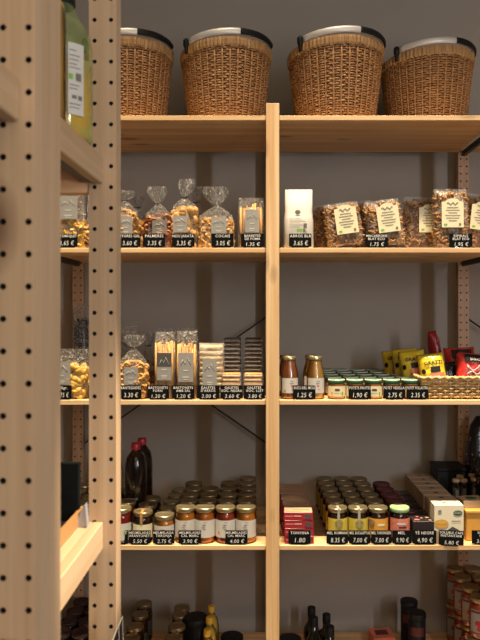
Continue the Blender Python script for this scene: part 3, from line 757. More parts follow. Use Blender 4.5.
bag('breadstick_bag', 'dim breadstick bag in second row, left', 157, 177, 328, S3, 'stick', 1, 341, y=2.555, top='flat', mats=(M_palm, M_palmcore))  # pastry brown on these sticks paints in the second row's shade
bag('breadstick_bag', 'dim breadstick bag in second row, right', 179, 199, 328, S3, 'stick', 1, 341, y=2.555, top='flat', mats=(M_palm, M_palmcore))  # same darker brown as its neighbour, for shade behind the front row
bag('rice_cake_pack', 'clear pack of stacked pale rice cakes with silver label', 198.5, 224.5, 343, S3, 'cake', 1, 344.5, top='flat', lab=(203.5, 217.5, 358.5, 386), mats=(M_rice, M_bisccore), film=M_film2, cat='pack')
# dark upper half on the breadstick label
bd = [o for o in COL.objects if o.get('label') == 'bag of breadsticks with half dark label'][0]
for ch in bd.children:
    if ch.name.startswith('paper_label'):
        bm = BM(); k_ = F / 2.463; xw = 7.25 / k_
        quad(bm, -xw, xw, PZ(366, 2.463) - S3, PZ(352.5, 2.463) - S3, -.036 - .0049); o = obj('dark_band', bm, M_darklab, ch)

def biscuit_pack(label, x, y, z, dark, w=.062, d=.062, h=.030, first=None):
    t = thing('biscuit_pack', label, 'pack', (x, y, z))
    rnd = random.Random(int(x * 991 + z * 777 + y * 55))
    bm = BM(); n = 2
    for k in range(n):
        z0 = .002 + k * h / n
        box(bm, -w * .44, w * .44, -d * .44, d * .44, z0, z0 + h / n * .5, 0, .002)
        box(bm, -w * .42, w * .42, -d * .42, d * .42, z0 + h / n * .5, z0 + h / n * .85, 1, .001)
    obj('biscuits', bm, [M_choc if dark else M_wafer, M_choc if dark else M_bisc], t)
    bm = BM(); loft(bm, [(.0005, w * .46, d * .46, 0, 0), (.003, w * .49, d * .49, 0, 0), (h * .85, w * .49, d * .49, 0, 0), (h - .001, w * .45, d * .45, 0, 0)], 28, 0, .0015, 90, e=6)
    obj('wrapper', bm, M_film3 if dark else M_film2, t)
    return t
hp = .0308
for ci, (px, nm) in enumerate(((231.5, 'left'), (253.3, 'right'))):
    z = S3
    for r, (yy, cnt) in enumerate(((2.458, 3), (2.515, 7), (2.60, 7))):
        for k in range(cnt):
            lev = ('bottom', 'second', 'third', 'fourth', 'fifth', 'sixth', 'topmost')[k] if k < cnt - 1 else 'topmost'
            rw = ('front', 'middle', 'back')[r]
            tone = 'tan wafer' if r == 0 else 'dark chocolate'
            if r == 2 and k < 3: continue
            biscuit_pack(f'{tone} biscuit pack, {lev} of the {rw} pile in the {nm} biscuit column', PX(px, 2.458) * (1 if r == 0 else 1.01), yy, S3 + .0006 + k * hp, r > 0, w=.072, h=.0304)

# ------------------------------------------------------------ jars
def arc_label(bm, R, z0, z1, a0, a1, mi=0, n=12):
    for k in range(n):
        A = math.radians(a0 + (a1 - a0) * k / n); B = math.radians(a0 + (a1 - a0) * (k + 1) / n)
        f = bm.faces.new([bm.verts.new((R * math.cos(q), R * math.sin(q), zz)) for q, zz in ((A, z0), (B, z0), (B, z1), (A, z1))]); f.material_index = mi; f.smooth = True
def jar(label, x, y, z, R=.036, H=.126, fillm=None, lidm=None, labm=None, lz=(.022, .084), cat='jar', name='jam_jar', prints=None, lidH=.014, fill=None, neck=.90, seal=None, lidring=False, group=None, rz=0):
    t = thing(name, label, cat, (x, y, z + .0006), (0, 0, rz), group)
    hb = H - lidH; fz = fill or hb * .95
    bm = BM(); lathe(bm, [(R * .88, 0), (R * .98, .004), (R, .010), (R, hb * .80), (R * .97, hb * .87), (R * neck, hb * .94), (R * neck, hb)], 24); obj('glass', bm, M_glass, t)
    bm = BM(); r = R - .0018; lathe(bm, [(r * .88, .002), (r * .98, .006), (r, .011), (r, hb * .80), (r * .96, hb * .88), (r * (neck - .02), fz)], 24); obj('contents', bm, fillm, t)
    bm = BM(); rl = R * (neck + .07); z0 = H - lidH
    prof = [(rl * .97, z0 - .001), (rl, z0), (rl, z0 + lidH * .75), (rl * .96, z0 + lidH), (rl * .86, z0 + lidH), (rl * .82, z0 + lidH - .0015), (0.0001, z0 + lidH - .0015)]
    lathe(bm, prof, 28, 0, cap=False); ld = obj('lid', bm, lidm, t)
    if lidring:
        bm = BM(); lathe(bm, [(rl * 1.00, z0 + lidH * .72), (rl * 1.01, z0 + lidH * .8), (rl * .975, z0 + lidH * 1.04), (rl * .90, z0 + lidH * 1.04)], 28, cap=False); obj('lid_ring', bm, M_seam, ld)
    if labm:
        bm = BM(); arc_label(bm, R + .0005, lz[0], lz[1], -165, -15, 0, 16); L = obj('paper_label', bm, labm, t)
        if prints:
            bm = BM(); ms = []
            for (a0, a1, z0_, z1_, m_) in prints:
                if m_ not in ms: ms.append(m_)
                arc_label(bm, R + .0011, z0_, z1_, a0, a1, ms.index(m_), 4)
            obj('label_print', bm, ms, L)
    if seal:
        bm = BM(); box(bm, -.0045, .0045, -rl - .0012, rl * .2, H - .0005, H + .0006); box(bm, -.0045, .0045, -R - .0015, -rl - .0004, H - .040, H + .0006); obj('paper_seal', bm, seal, t)
    return t
ORD = ['front', 'second', 'third', 'fourth', 'fifth', 'sixth', 'seventh']
jp = [(-100, -82, .066, .069, M_print), (-105, -85, .058, .060, M_print), (-98, -80, .052, .054, M_print), (-130, -122, .034, .044, M_pink), (-95, -75, .076, .0775, M_print)]
cols = [(185.5, 5, M_jam, 'first'), (205, 4, M_jam3, 'second'), (225.5, 5, M_jam2, 'third'), (246, 6, M_jam, 'fourth')]
for ci, (px, n, fm, cn) in enumerate(cols):
    x = PX(px, 2.458)
    for r in range(n):
        y = 2.460 + r * .084
        lab = f'gold-lidded jam jar with white label, {ORD[r]} row back, {cn} column left of centre post'
        if r == 0: lab = ['white-labelled jam jar with thick orange jam under its lid, behind 3.90 card', 'white-labelled amber jam jar, second of the front four', 'white-labelled jar of dark red jam behind the 4.00 card, left', 'white-labelled orange jam jar nearest the centre post'][ci]
        xx = x + (0 if r == 0 else random.uniform(-.003, .003))
        if r == 0: p0 = jar(lab, xx, y, S4, fillm=fm, lidm=M_gold, labm=M_white, prints=jp, R=.0375); pr = p0
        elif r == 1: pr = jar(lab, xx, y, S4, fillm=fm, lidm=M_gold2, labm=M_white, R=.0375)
        else: dup(pr, (xx, y, S4 + .0006), lab)
# shorter marmalades column and others at left
p = jar('low jar of orange marmalade with white label behind the 2.75 card', PX(164.5, 2.460), 2.460, S4, R=.037, H=.098, fillm=M_jam, lidm=M_gold, labm=M_white, lz=(.014, .064), prints=[(-105, -80, .050, .052, M_print), (-100, -84, .044, .046, M_print)])
for r in range(1, 5):
    dup(p, (PX(164.5, 2.460) + .004 * r, 2.460 + r * .085, S4 + .0006), f'low marmalade jar with gold lid, {ORD[r]} row back behind the 2.75 card')
for r in range(5):
    y = 2.455 + .085 * r; lab = 'dark jam jar with cream label and brown seal strip behind 5.50 card' if r == 0 else f'dark jam jar, {ORD[r]} row back behind the 5.50 card'
    if r == 0: p = jar(lab, PX(143, y), y, S4, R=.036, H=.112, fillm=M_honey, lidm=M_gold2, labm=M_cream, lz=(.02, .07), seal=M_orange)
    elif r < 3: dup(p, (PX(143, 2.455) + .002 * r, y, S4 + .0006), lab)
p = jar('red pepper jar with gold lid and white label at the upright edge', PX(122, 2.45), 2.45, S4, R=.036, H=.125, fillm=plain('red_pepper', (.5, .03, .015), .2, coat=1, vary=.2), lidm=M_gold, labm=M_white, lz=(.015, .075), prints=[(-70, -58, .035, .05, M_green), (-55, -45, .03, .04, M_jam)])
dup(p, (PX(122, 2.45), 2.535, S4 + .0006), 'red pepper jar behind the one at the upright edge')
for r in range(4):
    dup(p, (PX(101, 2.45), 2.45 + .085 * r, S4 + .0006), f'red pepper jar, {ORD[r]} row, hidden behind the far drilled upright')
p = None
for c_, px in enumerate((80, 59)):
    for r in range(5):
        lab = f'gold-lidded jar left of the far upright, {ORD[r]} row, {("nearer", "further")[c_]} column'
        if p is None: p = jar(lab, PX(px, 2.45), 2.45, S4, R=.036, H=.12, fillm=M_jam3, lidm=M_gold, labm=M_white)
        else: dup(p, (PX(px, 2.45), 2.45 + r * .085, S4 + .0006), lab)
# honey jars
hp_y = [(-112, -68, .030, .0315, M_print), (-116, -64, .024, .0255, M_print)]
def crest(L, R, zc, m, ac=-90):
    bm = BM()
    for rr in (.014, .009):
        tube(bm, [((R + .0012) * math.cos(math.radians(ac) + rr * math.cos(a) / R), (R + .0012) * math.sin(math.radians(ac) + rr * math.cos(a) / R), zc + rr * math.sin(a)) for a in [2 * PI * k / 16 for k in range(16)]], .0008, 4, closed=True)
    for s in range(-2, 3):
        q = math.radians(ac) + s * .004 / R
        tube(bm, [((R + .0012) * math.cos(q), (R + .0012) * math.sin(q), zc - .008), ((R + .0012) * math.cos(q), (R + .0012) * math.sin(q), zc + .006 - abs(s) * .002)], .0007, 4)
    obj('label_crest', bm, m, L)
hc = [(337.5, M_yellab, M_gold, M_seal, 'first', 'yellow-labelled honey jar with gold lid and white seal strip'),
      (357.8, M_yellab, M_gold, M_seal, 'second', 'yellow-labelled honey jar with pale seal over the lid, second column'),
      (377.8, M_orlab, M_gold, None, 'third', 'orange-labelled honey jar with plain gold lid'),
      (399.5, M_pinklab, M_palegreen, None, 'fourth', 'honey jar with pale green lid and fruit print label')]
for ci, (px, lm, ldm, sl, cn, lab0) in enumerate(hc):
    x = PX(px, 2.460); pr = None
    nr = 6 if ci < 3 else 5
    for r in range(nr):
        y = 2.460 + r * .083
        if r == 0:
            p0 = jar(lab0, x, y, S4, R=.0365, H=.125, fillm=M_honey, lidm=ldm, labm=lm, lz=(.018, .090), seal=sl, name='honey_jar')
            L = [c for c in p0.children if c.name.startswith('paper_label')][0]
            if ci < 3: crest(L, .0365, .072, M_print, (-88, -88, -140)[ci])
            if ci == 2:
                bm = BM(); arc_label(bm, .0376, .064, .072, -100, -60, 0, 5); obj('label_print', bm, M_cream, L)
            if ci == 3:
                bm = BM(); arc_label(bm, .0376, .068, .075, -115, -65, 0, 5); arc_label(bm, .0376, .056, .062, -105, -60, 1, 5); obj('label_print', bm, [M_white, M_redlid], L)
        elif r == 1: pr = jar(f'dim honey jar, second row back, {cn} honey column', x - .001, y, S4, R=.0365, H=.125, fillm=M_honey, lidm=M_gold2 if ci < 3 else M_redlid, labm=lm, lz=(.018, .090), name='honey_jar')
        else: dup(pr, (x - .002 * r, y, S4 + .0006), f'dim honey jar, {ORD[r]} row back, {cn} honey column')
# baby food jars
bp_ = [(-105, -75, .030, .038, M_redlid), (-112, -68, .020, .022, M_green), (-62, -50, .014, .026, M_green), (-130, -118, .016, .026, M_jam)]
pr = None
for c_ in range(6):
    x = PX(336.3, 2.458) + c_ * .0668
    nr = 5
    for r in range(nr):
        y = 2.455 + r * .101
        lab = f'small green-lidded baby food jar, {ORD[r]} row, {("first", "second", "third", "fourth", "fifth", "sixth")[c_]} column from the juices'
        if c_ >= 5 and r < 0: continue
        if pr is None: pr = jar(lab, x, y, S3, R=.0325, H=.070, fillm=M_baby, lidm=M_greenlid, labm=M_cream, lz=(.010, .047), prints=bp_, name='baby_food_jar', lidH=.013, neck=.87, lidring=True)
        else:
            if c_ == 5 and r == 0: continue
            dup(pr, (x + (random.uniform(-.002, .002) if r else 0), y, S3 + .0006), lab)
# juice bottles
def juice(label, px, y, m, first=None):
    if first: return dup(first, (PX(px, y), y, S3 + .0006), label)
    t = thing('juice_bottle', label, 'bottle', (PX(px, y), y, S3 + .0006)); R = .032
    bm = BM(); lathe(bm, [(R * .9, 0), (R, .006), (R, .088), (R * .93, .100), (R * .74, .122), (R * .68, .132), (R * .68, .142)], 24); obj('glass', bm, M_glass, t)
    r = R - .0016; bm = BM(); lathe(bm, [(r * .9, .002), (r, .007), (r, .088), (r * .93, .100), (r * .74, .122), (r * .68, .132), (r * .66, .137)], 24); obj('juice', bm, m, t)
    bm = BM(); q = R * .78; lathe(bm, [(q * .98, .139), (q, .140), (q, .151), (q * .94, .153), (q * .85, .152), (.0001, .152)], 24, cap=False); obj('lid', bm, M_gold, t)
    bm = BM(); arc_label(bm, R + .0005, .022, .076, -150, -22, 0, 14); L = obj('paper_label', bm, M_white, t)
    bm = BM()
    for (a, b, z0, z1, mi) in ((-88, -66, .064, .066, 0), (-92, -66, .056, .058, 0), (-84, -70, .044, .052, 2), (-128, -116, .026, .034, 1), (-80, -66, .034, .036, 0)): arc_label(bm, R + .0011, z0, z1, a, b, mi, 3)
    obj('label_print', bm, [M_print, M_green, M_pink], L)
    return t
j1 = juice('small bottle of red-amber juice nearest the centre post, front', 289.5, 2.456, M_juice2)
juice('red-amber juice bottle behind the front one by centre post', 286.5, 2.525, M_juice2, j1)
j2 = juice('small bottle of peach-yellow juice beside the baby food jars, front', 315.5, 2.456, M_juice)
juice('peach-yellow juice bottle behind the front yellow one', 311.5, 2.525, M_juice, j2)

# straw tray with snack bags
tx0 = PX(424, 2.43); tw = .34; ty0 = 2.43; td = .28
t = thing('straw_tray', 'low woven straw tray at right end of the middle shelf', 'basket', (tx0, ty0, S3 + .0008))
bm = BM(); box(bm, .006, tw - .006, .006, td - .006, .001, .006, 1)
hT = .071; rows = 7
def tray_pt(s, u, off):
    per = 2 * (tw + td); fl = .012 * u
    x0, x1, y0, y1 = -fl, tw + fl, -fl * .6, td + fl
    s = s % 1.0 * per
    if s < tw: return (x0 + (x1 - x0) * s / tw, y0 - off, 0)
    s -= tw
    if s < td: return (x1 + off, y0 + (y1 - y0) * s / td, 0)
    s -= td
    if s < tw: return (x1 - (x1 - x0) * s / tw, y1 + off, 0)
    s -= tw
    return (x0 - off, y1 - (y1 - y0) * s / td, 0)
NS_ = 64
for j in range(rows):
    u = (j + .5) / rows; pts = []
    for k in range(NS_ * 4):
        s = k / (NS_ * 4); off = .0035 * math.cos(2 * PI * s * NS_ / 2 + PI * (j % 2))
        p_ = tray_pt(s, u, off); pts.append((p_[0], p_[1], .004 + u * hT + .0008 * math.sin(k * .7 + j)))
    tube(bm, pts, .0042, 5, 0, closed=True)
for k in range(NS_):
    s = k / NS_; tube(bm, [(*tray_pt(s, u, 0)[:2], .002 + u * hT) for u in (0, .5, 1)], .003, 4, 0)
obj('woven_body', bm, [M_straw, M_wdark], t)
bm = BM()
for off in (0, .004):
    pts = [(tray_pt(k / 240, 1.1, off)[0], tray_pt(k / 240, 1.1, off)[1], hT + .007 + .0028 * math.sin(k * 1.2 + off * 700)) for k in range(240)]
    tube(bm, pts, .0048, 6, 0, closed=True)
obj('rim', bm, M_straw, t)
def snack(label, x, y, z, w, h, rot, col, kind, text=None):
    t = thing('crisp_bag', label, 'bag', (x, y, z), rot)
    bm = BM(); n = 16; m = 20; G = {}
    for side in (-1, 1):
        for i in range(n + 1):
            for j in range(m + 1):
                u = i / n * 2 - 1; v = j / m * 2 - 1
                pf = max(0, 1 - abs(u) ** 3) ** .6 * max(0, 1 - abs(v) ** 4) ** .7
                d = (.026 * pf + .004 * noise.noise(Vector((u * 3 + x * 50, v * 4, side))) * (pf + .3)) * side
                xx = u * w / 2 * (1 - .05 * (1 - abs(v))); zz = (v + 1) * h / 2
                if side == 1 and (i in (0, n) or j in (0, m)): G[(side, i, j)] = G[(-1, i, j)]
                else: G[(side, i, j)] = bm.verts.new((xx, d, zz))
        for i in range(n):
            for j in range(m):
                f = bm.faces.new((G[(side, i, j)], G[(side, i + 1, j)], G[(side, i + 1, j + 1)], G[(side, i, j + 1)])); f.smooth = True
    obj('foil_bag', bm, col, t)
    def dd(x_, z_):
        u = x_ / (w / 2); v = z_ / (h / 2) - 1
        return -(.026 * max(0, 1 - abs(u) ** 3) ** .6 * max(0, 1 - abs(v) ** 4) ** .7) - .0045
    def warp(bm):
        for v in bm.verts: v.co.y = v.co.y + dd(max(-w * .49, min(w * .49, v.co.x)), max(.001, min(h * .99, v.co.z)))
    def grid(bm, x0, x1, z0, z1, off, mi, n=6):
        for i in range(n):
            for j in range(n):
                xs = [x0 + (x1 - x0) * q / n for q in (i, i + 1)]; zs = [z0 + (z1 - z0) * q / n for q in (j, j + 1)]
                f = bm.faces.new([bm.verts.new(c) for c in ((xs[0], off, zs[0]), (xs[1], off, zs[0]), (xs[1], off, zs[1]), (xs[0], off, zs[1]))]); f.material_index = mi
    bm = BM()
    if kind == 'yellow':
        text_into(bm, 'GRATTI', .004, h * .68, .013, -.0012, 0, w * .72, .03)
        grid(bm, -w * .10, w * .26, h * .47, h * .62, -.001, 0); grid(bm, -w * .16, w * .38, h * .12, h * .45, -.0008, 1)
        tube(bm, [(w * (-.02 + .3 * u), -.002, h * (.34 - .18 * u + .04 * math.sin(u * 9))) for u in [q / 8 for q in range(9)]], .0018, 4, 2)
        tube(bm, [(w * (-.0 + .2 * u), -.002, h * (.20 + .12 * u)) for u in [q / 4 for q in range(5)]], .0016, 4, 2)
        ell(bm, -w * .36, h * .52, .007, .010, -.001, 0)
        warp(bm); obj('bag_print', bm, [M_black, M_salmon, M_white], t)
    elif kind == 'red':
        grid(bm, -w * .30, w * .34, h * .70, h * .93, -.001, 0)
        text_into(bm, 'SNACKS', .004, h * .74, .009, -.002, 1, w * .5, .03)
        for ph in (0, 1.4, 2.6):
            tube(bm, [(w * (-.25 + .5 * u), -.002, h * (.30 + .09 * ph + .10 * math.sin(u * 6 + ph))) for u in [q / 10 for q in range(11)]], .0026, 4, 1)
        ell(bm, .012, h * .20, .026, .018, -.001, 2)
        warp(bm); obj('bag_print', bm, [M_black, M_white, M_yell], t)
    return t
zb = S3 + .035
snack('yellow crisp bag with salmon panel, frontmost in straw tray', PX(436, 2.49), 2.49, zb - .012, .098, .140, (-.22, -.14, -.08), M_yfoil, 'yellow')
snack('yellow crisp bag directly behind the front yellow one', PX(416, 2.56), 2.56, zb + .0, .098, .135, (-.22, -.12, -.1), M_yfoil, 'yellow')
snack('third yellow crisp bag from the front, in shadow', PX(408, 2.63), 2.63, zb + .002, .098, .135, (-.22, -.1, -.1), M_yfoil, 'yellow')
snack('rearmost yellow crisp bag near the wall above baby food jars', PX(397, 2.72), 2.725, zb + .0, .098, .125, (-.2, -.1, -.1), M_yfoil, 'yellow')
snack('red crisp bag with black band, frontmost in straw tray', PX(473, 2.50), 2.505, zb + .003, .130, .125, (-.25, .10, .05), M_rfoil, 'red')
snack('red crisp bag behind the front red one', PX(462, 2.59), 2.585, zb + .004, .120, .140, (-.2, -.05, 0), M_rfoil, 'red')
snack('tall folded red bag standing at the back of straw tray', PX(440, 2.67), 2.67, zb + .0, .042, .205, (-.1, -.12, .5), M_dred, 'none')
snack('black crisp bag between the yellow and red ones', PX(450, 2.55), 2.545, zb - .02, .07, .11, (-.2, -.1, 0), M_dfoil, 'none')

# ------------------------------------------------------------ shelf 4 others
def syrup(label, px, y, ytop, first=None):
    if first: return dup(first, (PX(px, y), y, S4 + .0006), label)
    H = PZ(ytop, y) - S4; R = .042
    t = thing('syrup_bottle', label, 'bottle', (PX(px, y), y, S4 + .0006))
    bm = BM(); lathe(bm, [(R * .9, 0), (R, .008), (R, H * .66), (R * .98, H * .74), (R * .84, H * .83), (R * .52, H * .89), (.014, H * .92), (.014, H * .95)], 24); obj('bottle', bm, M_syrup, t)
    bm = BM(); lathe(bm, [(.0175, H * .925), (.018, H * .93), (.018, H * .99), (.015, H)], 16); obj('cap', bm, M_redcap, t)
    bm = BM(); arc_label(bm, R + .0005, H * .36, H * .385, -125, -70, 0, 6); obj('label_print', bm, M_greige, t)
    return t
s1 = syrup('dark syrup bottle with bright red cap, front of the pair', 135.8, 2.60, 443)
syrup('dark syrup bottle with red cap, behind and right of its pair', 142, 2.70, 436, s1)

def tuna(label, x, y, z, first=None, dx=0):
    if first: return dup(first, (x, y, z), label, rot=(0, 0, dx))
    t = thing('tuna_carton', label, 'carton', (x, y, z), (0, 0, dx)); w, d, h = .104, .078, .0275
    bm = BM(); box(bm, -w / 2, w / 2, 0, d, 0, h, 0, .0008); obj('carton', bm, M_red, t)
    bm = BM(); box(bm, -w / 2 + .002, w / 2 - .002, .002, d - .002, h + .0001, h + .0005); o = obj('top_print', bm, M_tan, t)
    bm = BM(); box(bm, -w * .44, w * .1, .010, .017, h + .0006, h + .0009); box(bm, -w * .2, w * .4, .03, .04, h + .0006, h + .0009); obj('top_lettering', bm, M_orange, o)
    bm = BM(); quad(bm, -w * .46, -w * .18, h * .42, h * .62, -.0006, 0); quad(bm, -w * .15, w * .1, h * .5, h * .6, -.0006, 1); quad(bm, w * .22, w * .44, h * .2, h * .75, -.0006, 2); quad(bm, -w * .48, w * .2, h * .90, h * .97, -.0006, 2)
    obj('front_print', bm, [M_pink, M_cream, M_darklab], t)
    return t
ft = None
for r in range(5):
    for k in range(4):
        x = PX(298.5, 2.43) - .0035 * r + random.uniform(-.003, .003); y = 2.425 + r * .081; z = S4 + .0006 + k * .0283
        lab = f'crimson tuna carton, {("bottom", "second lowest", "third lowest", "topmost")[k]} in the {ORD[r]} stack from the front'
        ft_ = tuna(lab, x, y, z, ft, random.uniform(-.03, .03))
        if ft is None: ft = ft_
# tea cartons
def tea(label, y, first=None):
    x = PX(423, 2.44)
    if first: return dup(first, (x, y, S4 + .0006), label)
    t = thing('tea_carton', label, 'carton', (x, y, S4 + .0006)); w, d, h = .078, .078, .080
    bm = BM(); box(bm, -w / 2, w / 2, 0, d, 0, h, 0, .001); obj('carton', bm, plain('black_tea_carton', (.022, .014, .014), .4), t)
    bm = BM(); ell(bm, .008, h * .48, .012, .009, -.0008, 0)
    def top(cx, cy, r, mi):
        f = bm.faces.new([bm.verts.new((cx + r * math.cos(a), cy + r * .8 * math.sin(a), h + .0007)) for a in [2 * PI * k / 12 for k in range(12)]]); f.material_index = mi
    for (cx, cy, r, mi) in ((-.02, .02, .010, 0), (.022, .045, .007, 1), (-.012, .055, .006, 0), (.012, .016, .005, 2), (.026, .014, .006, 1), (.0, .038, .005, 1)): top(cx, cy, r, mi)
    obj('printed_dots', bm, [M_pink, M_tan, M_redlid], t)
    return t
tp = tea('black tea carton with pink dots, front of its row', 2.428)
for r in range(1, 5): tea(f'black tea carton, {ORD[r]} row back beside the honey jars', 2.428 + .085 * r, tp)
# coffee cartons
w, d, h = .106, .062, .139
t = thing('coffee_carton', 'ivory coffee carton with green oval emblem and bowl picture', 'carton', (PX(449, 2.425), 2.425, S4 + .0006))
bm = BM(); box(bm, -w / 2, w / 2, 0, d, 0, h, 0, .001); obj('carton', bm, M_ivory, t)
bm = BM()
quad(bm, -w * .5, w * .5, .001, h * .33, -.0007, 5)
ell(bm, w * .30, h * .80, .0165, .0095, -.0012, 0); ell(bm, w * .30, h * .80, .0135, .0070, -.0015, 4); ell(bm, w * .30, h * .80, .0130, .0066, -.0018, 0)
quad(bm, -w * .36, -w * .26, h * .79, h * .87, -.0012, 1); ell(bm, -w * .31, h * .82, .003, .003, -.0015, 2)
ell(bm, -w * .26, h * .52, .026, .016, -.0012, 3); ell(bm, -w * .26, h * .56, .020, .007, -.0016, 6)
poly(bm, [(w * -.05, h * .36), (w * .12, h * .45), (w * .34, h * .36), (w * .25, h * .26), (w * 0, h * .26)], -.0013, 7)
quad(bm, w * .08, w * .40, h * .575, h * .60, -.0012, 8)
text_into(bm, 'NATURATA', w * .30, h * .80 - .002, .0042, -.0021, 4, .023, .01)
obj('front_print', bm, [M_dgreen, M_bluei, M_green, M_bamboo, M_ivory, M_tan, M_yell, M_darklab, M_greige], t)
bm = BM(); 
f = bm.faces.new([bm.verts.new((-.01 + .008 * math.cos(a), .03 + .008 * math.sin(a), h + .0007)) for a in [2 * PI * k / 12 for k in range(12)]]); obj('top_print', bm, M_greige, t)
fc = None
for r in range(1, 7):
    loc = (PX(449, 2.425) - .004 * min(r, 2) + .002, 2.425 + .068 * r, S4 + .0006)
    lab = f'tan coffee carton, {ORD[r]} in the row behind the ivory one'
    if fc is None:
        fc = thing('coffee_carton', lab, 'carton', loc)
        bm = BM(); box(bm, -w / 2, w / 2, 0, d, 0, h, 0, .001); obj('carton', bm, M_tan, fc)
        bm = BM(); box(bm, -.006, .010, .022, .04, h + .0002, h + .0008); obj('top_print', bm, M_darklab, fc)
    else: dup(fc, loc, lab)
# bamboo box and neighbours
t = thing('bamboo_box', 'amber bamboo box with slot at right end of lower shelf', 'box', (PX(493, 2.46), 2.455, S4 + .0006))
bm = BM(); box(bm, -.098, .098, 0, .12, 0, .100, 0, .003); obj('box_body', bm, M_bamboo, t)
bm = BM(); box(bm, -.102, .102, -.004, .124, .1005, .112, 0, .002); obj('box_lid', bm, M_bamboo, t)
bm = BM(); box(bm, -.03, .03, -.0012, .0005, .060, .072); obj('slot', bm, M_black, t)
t = thing('coffee_carton', 'brown coffee box with green oval lying on the bamboo box', 'carton', (PX(474, 2.50), 2.485, S4 + .1135), (0, 0, .15))
bm = BM(); box(bm, -.045, .045, 0, .07, 0, .026, 0, .001); obj('carton', bm, M_tan, t)
bm = BM(); f = bm.faces.new([bm.verts.new((.0 + .022 * math.cos(a), .035 + .018 * math.sin(a), .0266)) for a in [2 * PI * k / 16 for k in range(16)]]); obj('oval_emblem', bm, M_dgreen, t)
t = thing('storage_box', 'large black box at back of lower shelf by rear post', 'box', (PX(450, 2.79), 2.76, S4 + .0006))
bm = BM(); box(bm, -.059, .059, 0, .12, 0, .180, 0, .002); obj('box_body', bm, M_black, t)
bm = BM(); box(bm, -.062, .062, -.003, .123, .1805, .196, 0, .002); obj('box_lid', bm, M_black, t)
fg = None
for i, (px, y, hh) in enumerate(((456, 2.66, .165), (464, 2.66, .16), (474, 2.68, .17), (484, 2.66, .16), (460, 2.72, .165), (472, 2.745, .17))):
    lab = f'slim clear tube of spice, {("first", "second", "third", "fourth", "fifth", "sixth")[i]} of the cluster behind the bamboo box'
    if fg is None:
        fg = thing('spice_tube', lab, 'jar', (PX(px, y), y, S4 + .0006))
        bm = BM(); lathe(bm, [(.013, 0), (.014, .003), (.014, hh)], 14, cap=False); obj('glass', bm, M_glass, fg)
        bm = BM(); lathe(bm, [(.0125, .002), (.0125, hh * .82)], 12); obj('contents', bm, M_greige, fg)
        bm = BM(); lathe(bm, [(.0145, hh - .002), (.0145, hh + .008), (.012, hh + .010)], 14); obj('cork', bm, M_tan, fg)
    else: dup(fg, (PX(px, y), y, S4 + .0006), lab)
# dark netted bags on the far right
def netbag(label, px, y, w, h, z, seed):
    t = thing('net_bag', label, 'bag', (PX(px, y), y, z)); rnd = random.Random(seed)
    bm = BM(); loft(bm, [(.001, w * .42, .045, 0, 0), (.02, w * .5, .055, 0, 0), (h * .6, w * .48, .05, 0, 0), (h * .9, w * .3, .03, 0, 0), (h, w * .12, .012, 0, 0)], 26, 0, .012, 25, seed=seed); obj('dark_sack', bm, M_dfoil, t)
    bm = BM()
    for k in range(45):
        a = rnd.uniform(PI, 2 * PI); z_ = rnd.uniform(.02, h * .8); x_, y_ = super_pt(a, w * .5, .058)
        mm = bmesh.ops.create_icosphere(bm, subdivisions=1, radius=rnd.uniform(.002, .005)); bmesh.ops.translate(bm, verts=mm['verts'], vec=(x_, y_, z_))
    o = obj('specks', bm, M_palm, t); o['kind'] = 'stuff'
netbag('tall dark net sack against right rear post, lower shelf', 480, 2.80, .13, .40, S4 + .001, 3)
netbag('dark net sack nearer the front at right edge of lower shelf', 486, 2.665, .085, .27, S4 + .001, 5)

# ------------------------------------------------------------ bottom shelf
fj = None
def dark_jars(px0, ys, nm, H=.152, R=.034):
    global fj
    for r, y in enumerate(ys):
        lab = f'dim brass-lidded jar on the bottom shelf, {("furthest back", "third from front", "second from front", "nearest")[r]}, {nm}'
        loc = (PX(px0, 2.55), y, S5 + .0006)
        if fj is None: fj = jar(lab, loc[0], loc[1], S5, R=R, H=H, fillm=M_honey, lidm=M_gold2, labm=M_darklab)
        else: dup(fj, loc, lab)
dark_jars(131, (2.84, 2.735, 2.635, 2.54), 'by far drilled upright')
dark_jars(174, (2.80, 2.735, 2.635, 2.54), 'left of the black tin')
dark_jars(150, (2.60, 2.52), 'hidden low between the columns') if False else None
t = thing('black_tin', 'round black tin behind the yellow-capped bottles', 'tin', (PX(196, 2.70), 2.70, S5 + .0006))
bm = BM(); lathe(bm, [(.044, 0), (.045, .004), (.045, .135)], 28); obj('tin_body', bm, M_black, t)
bm = BM(); lathe(bm, [(.047, .134), (.0475, .137), (.0475, .155), (.044, .158)], 28); obj('tin_lid', bm, M_black, t)
fo = None
for r, y in enumerate((2.55, 2.65, 2.75)):
    lab = f'oil bottle with yellow cap on the bottom shelf, {("nearest", "middle", "furthest")[r]} of three'
    loc = (PX(207.5, 2.55), y, S5 + .0006)
    if fo is None:
        fo = thing('oil_bottle', lab, 'bottle', loc)
        bm = BM(); lathe(bm, [(.028, 0), (.030, .005), (.030, .10), (.026, .125), (.014, .145), (.012, .16)], 20); obj('glass', bm, M_glass, fo)
        bm = BM(); lathe(bm, [(.027, .002), (.0285, .006), (.0285, .10), (.0245, .124), (.012, .142)], 20); obj('oil', bm, M_oil, fo)
        bm = BM(); lathe(bm, [(.014, .152), (.0145, .155), (.0145, .176), (.012, .178)], 16); obj('cap', bm, M_ycap, fo)
    else: dup(fo, loc, lab)
t = thing('black_tin', 'low round black tin on bottom shelf left of centre post', 'tin', (PX(232, 2.80), 2.80, S5 + .0006))
bm = BM(); lathe(bm, [(.044, 0), (.045, .004), (.045, .018)], 28); obj('tin_body', bm, M_black, t)
bm = BM(); lathe(bm, [(.047, .0185), (.047, .030), (.044, .032)], 28); obj('tin_lid', bm, M_black, t)
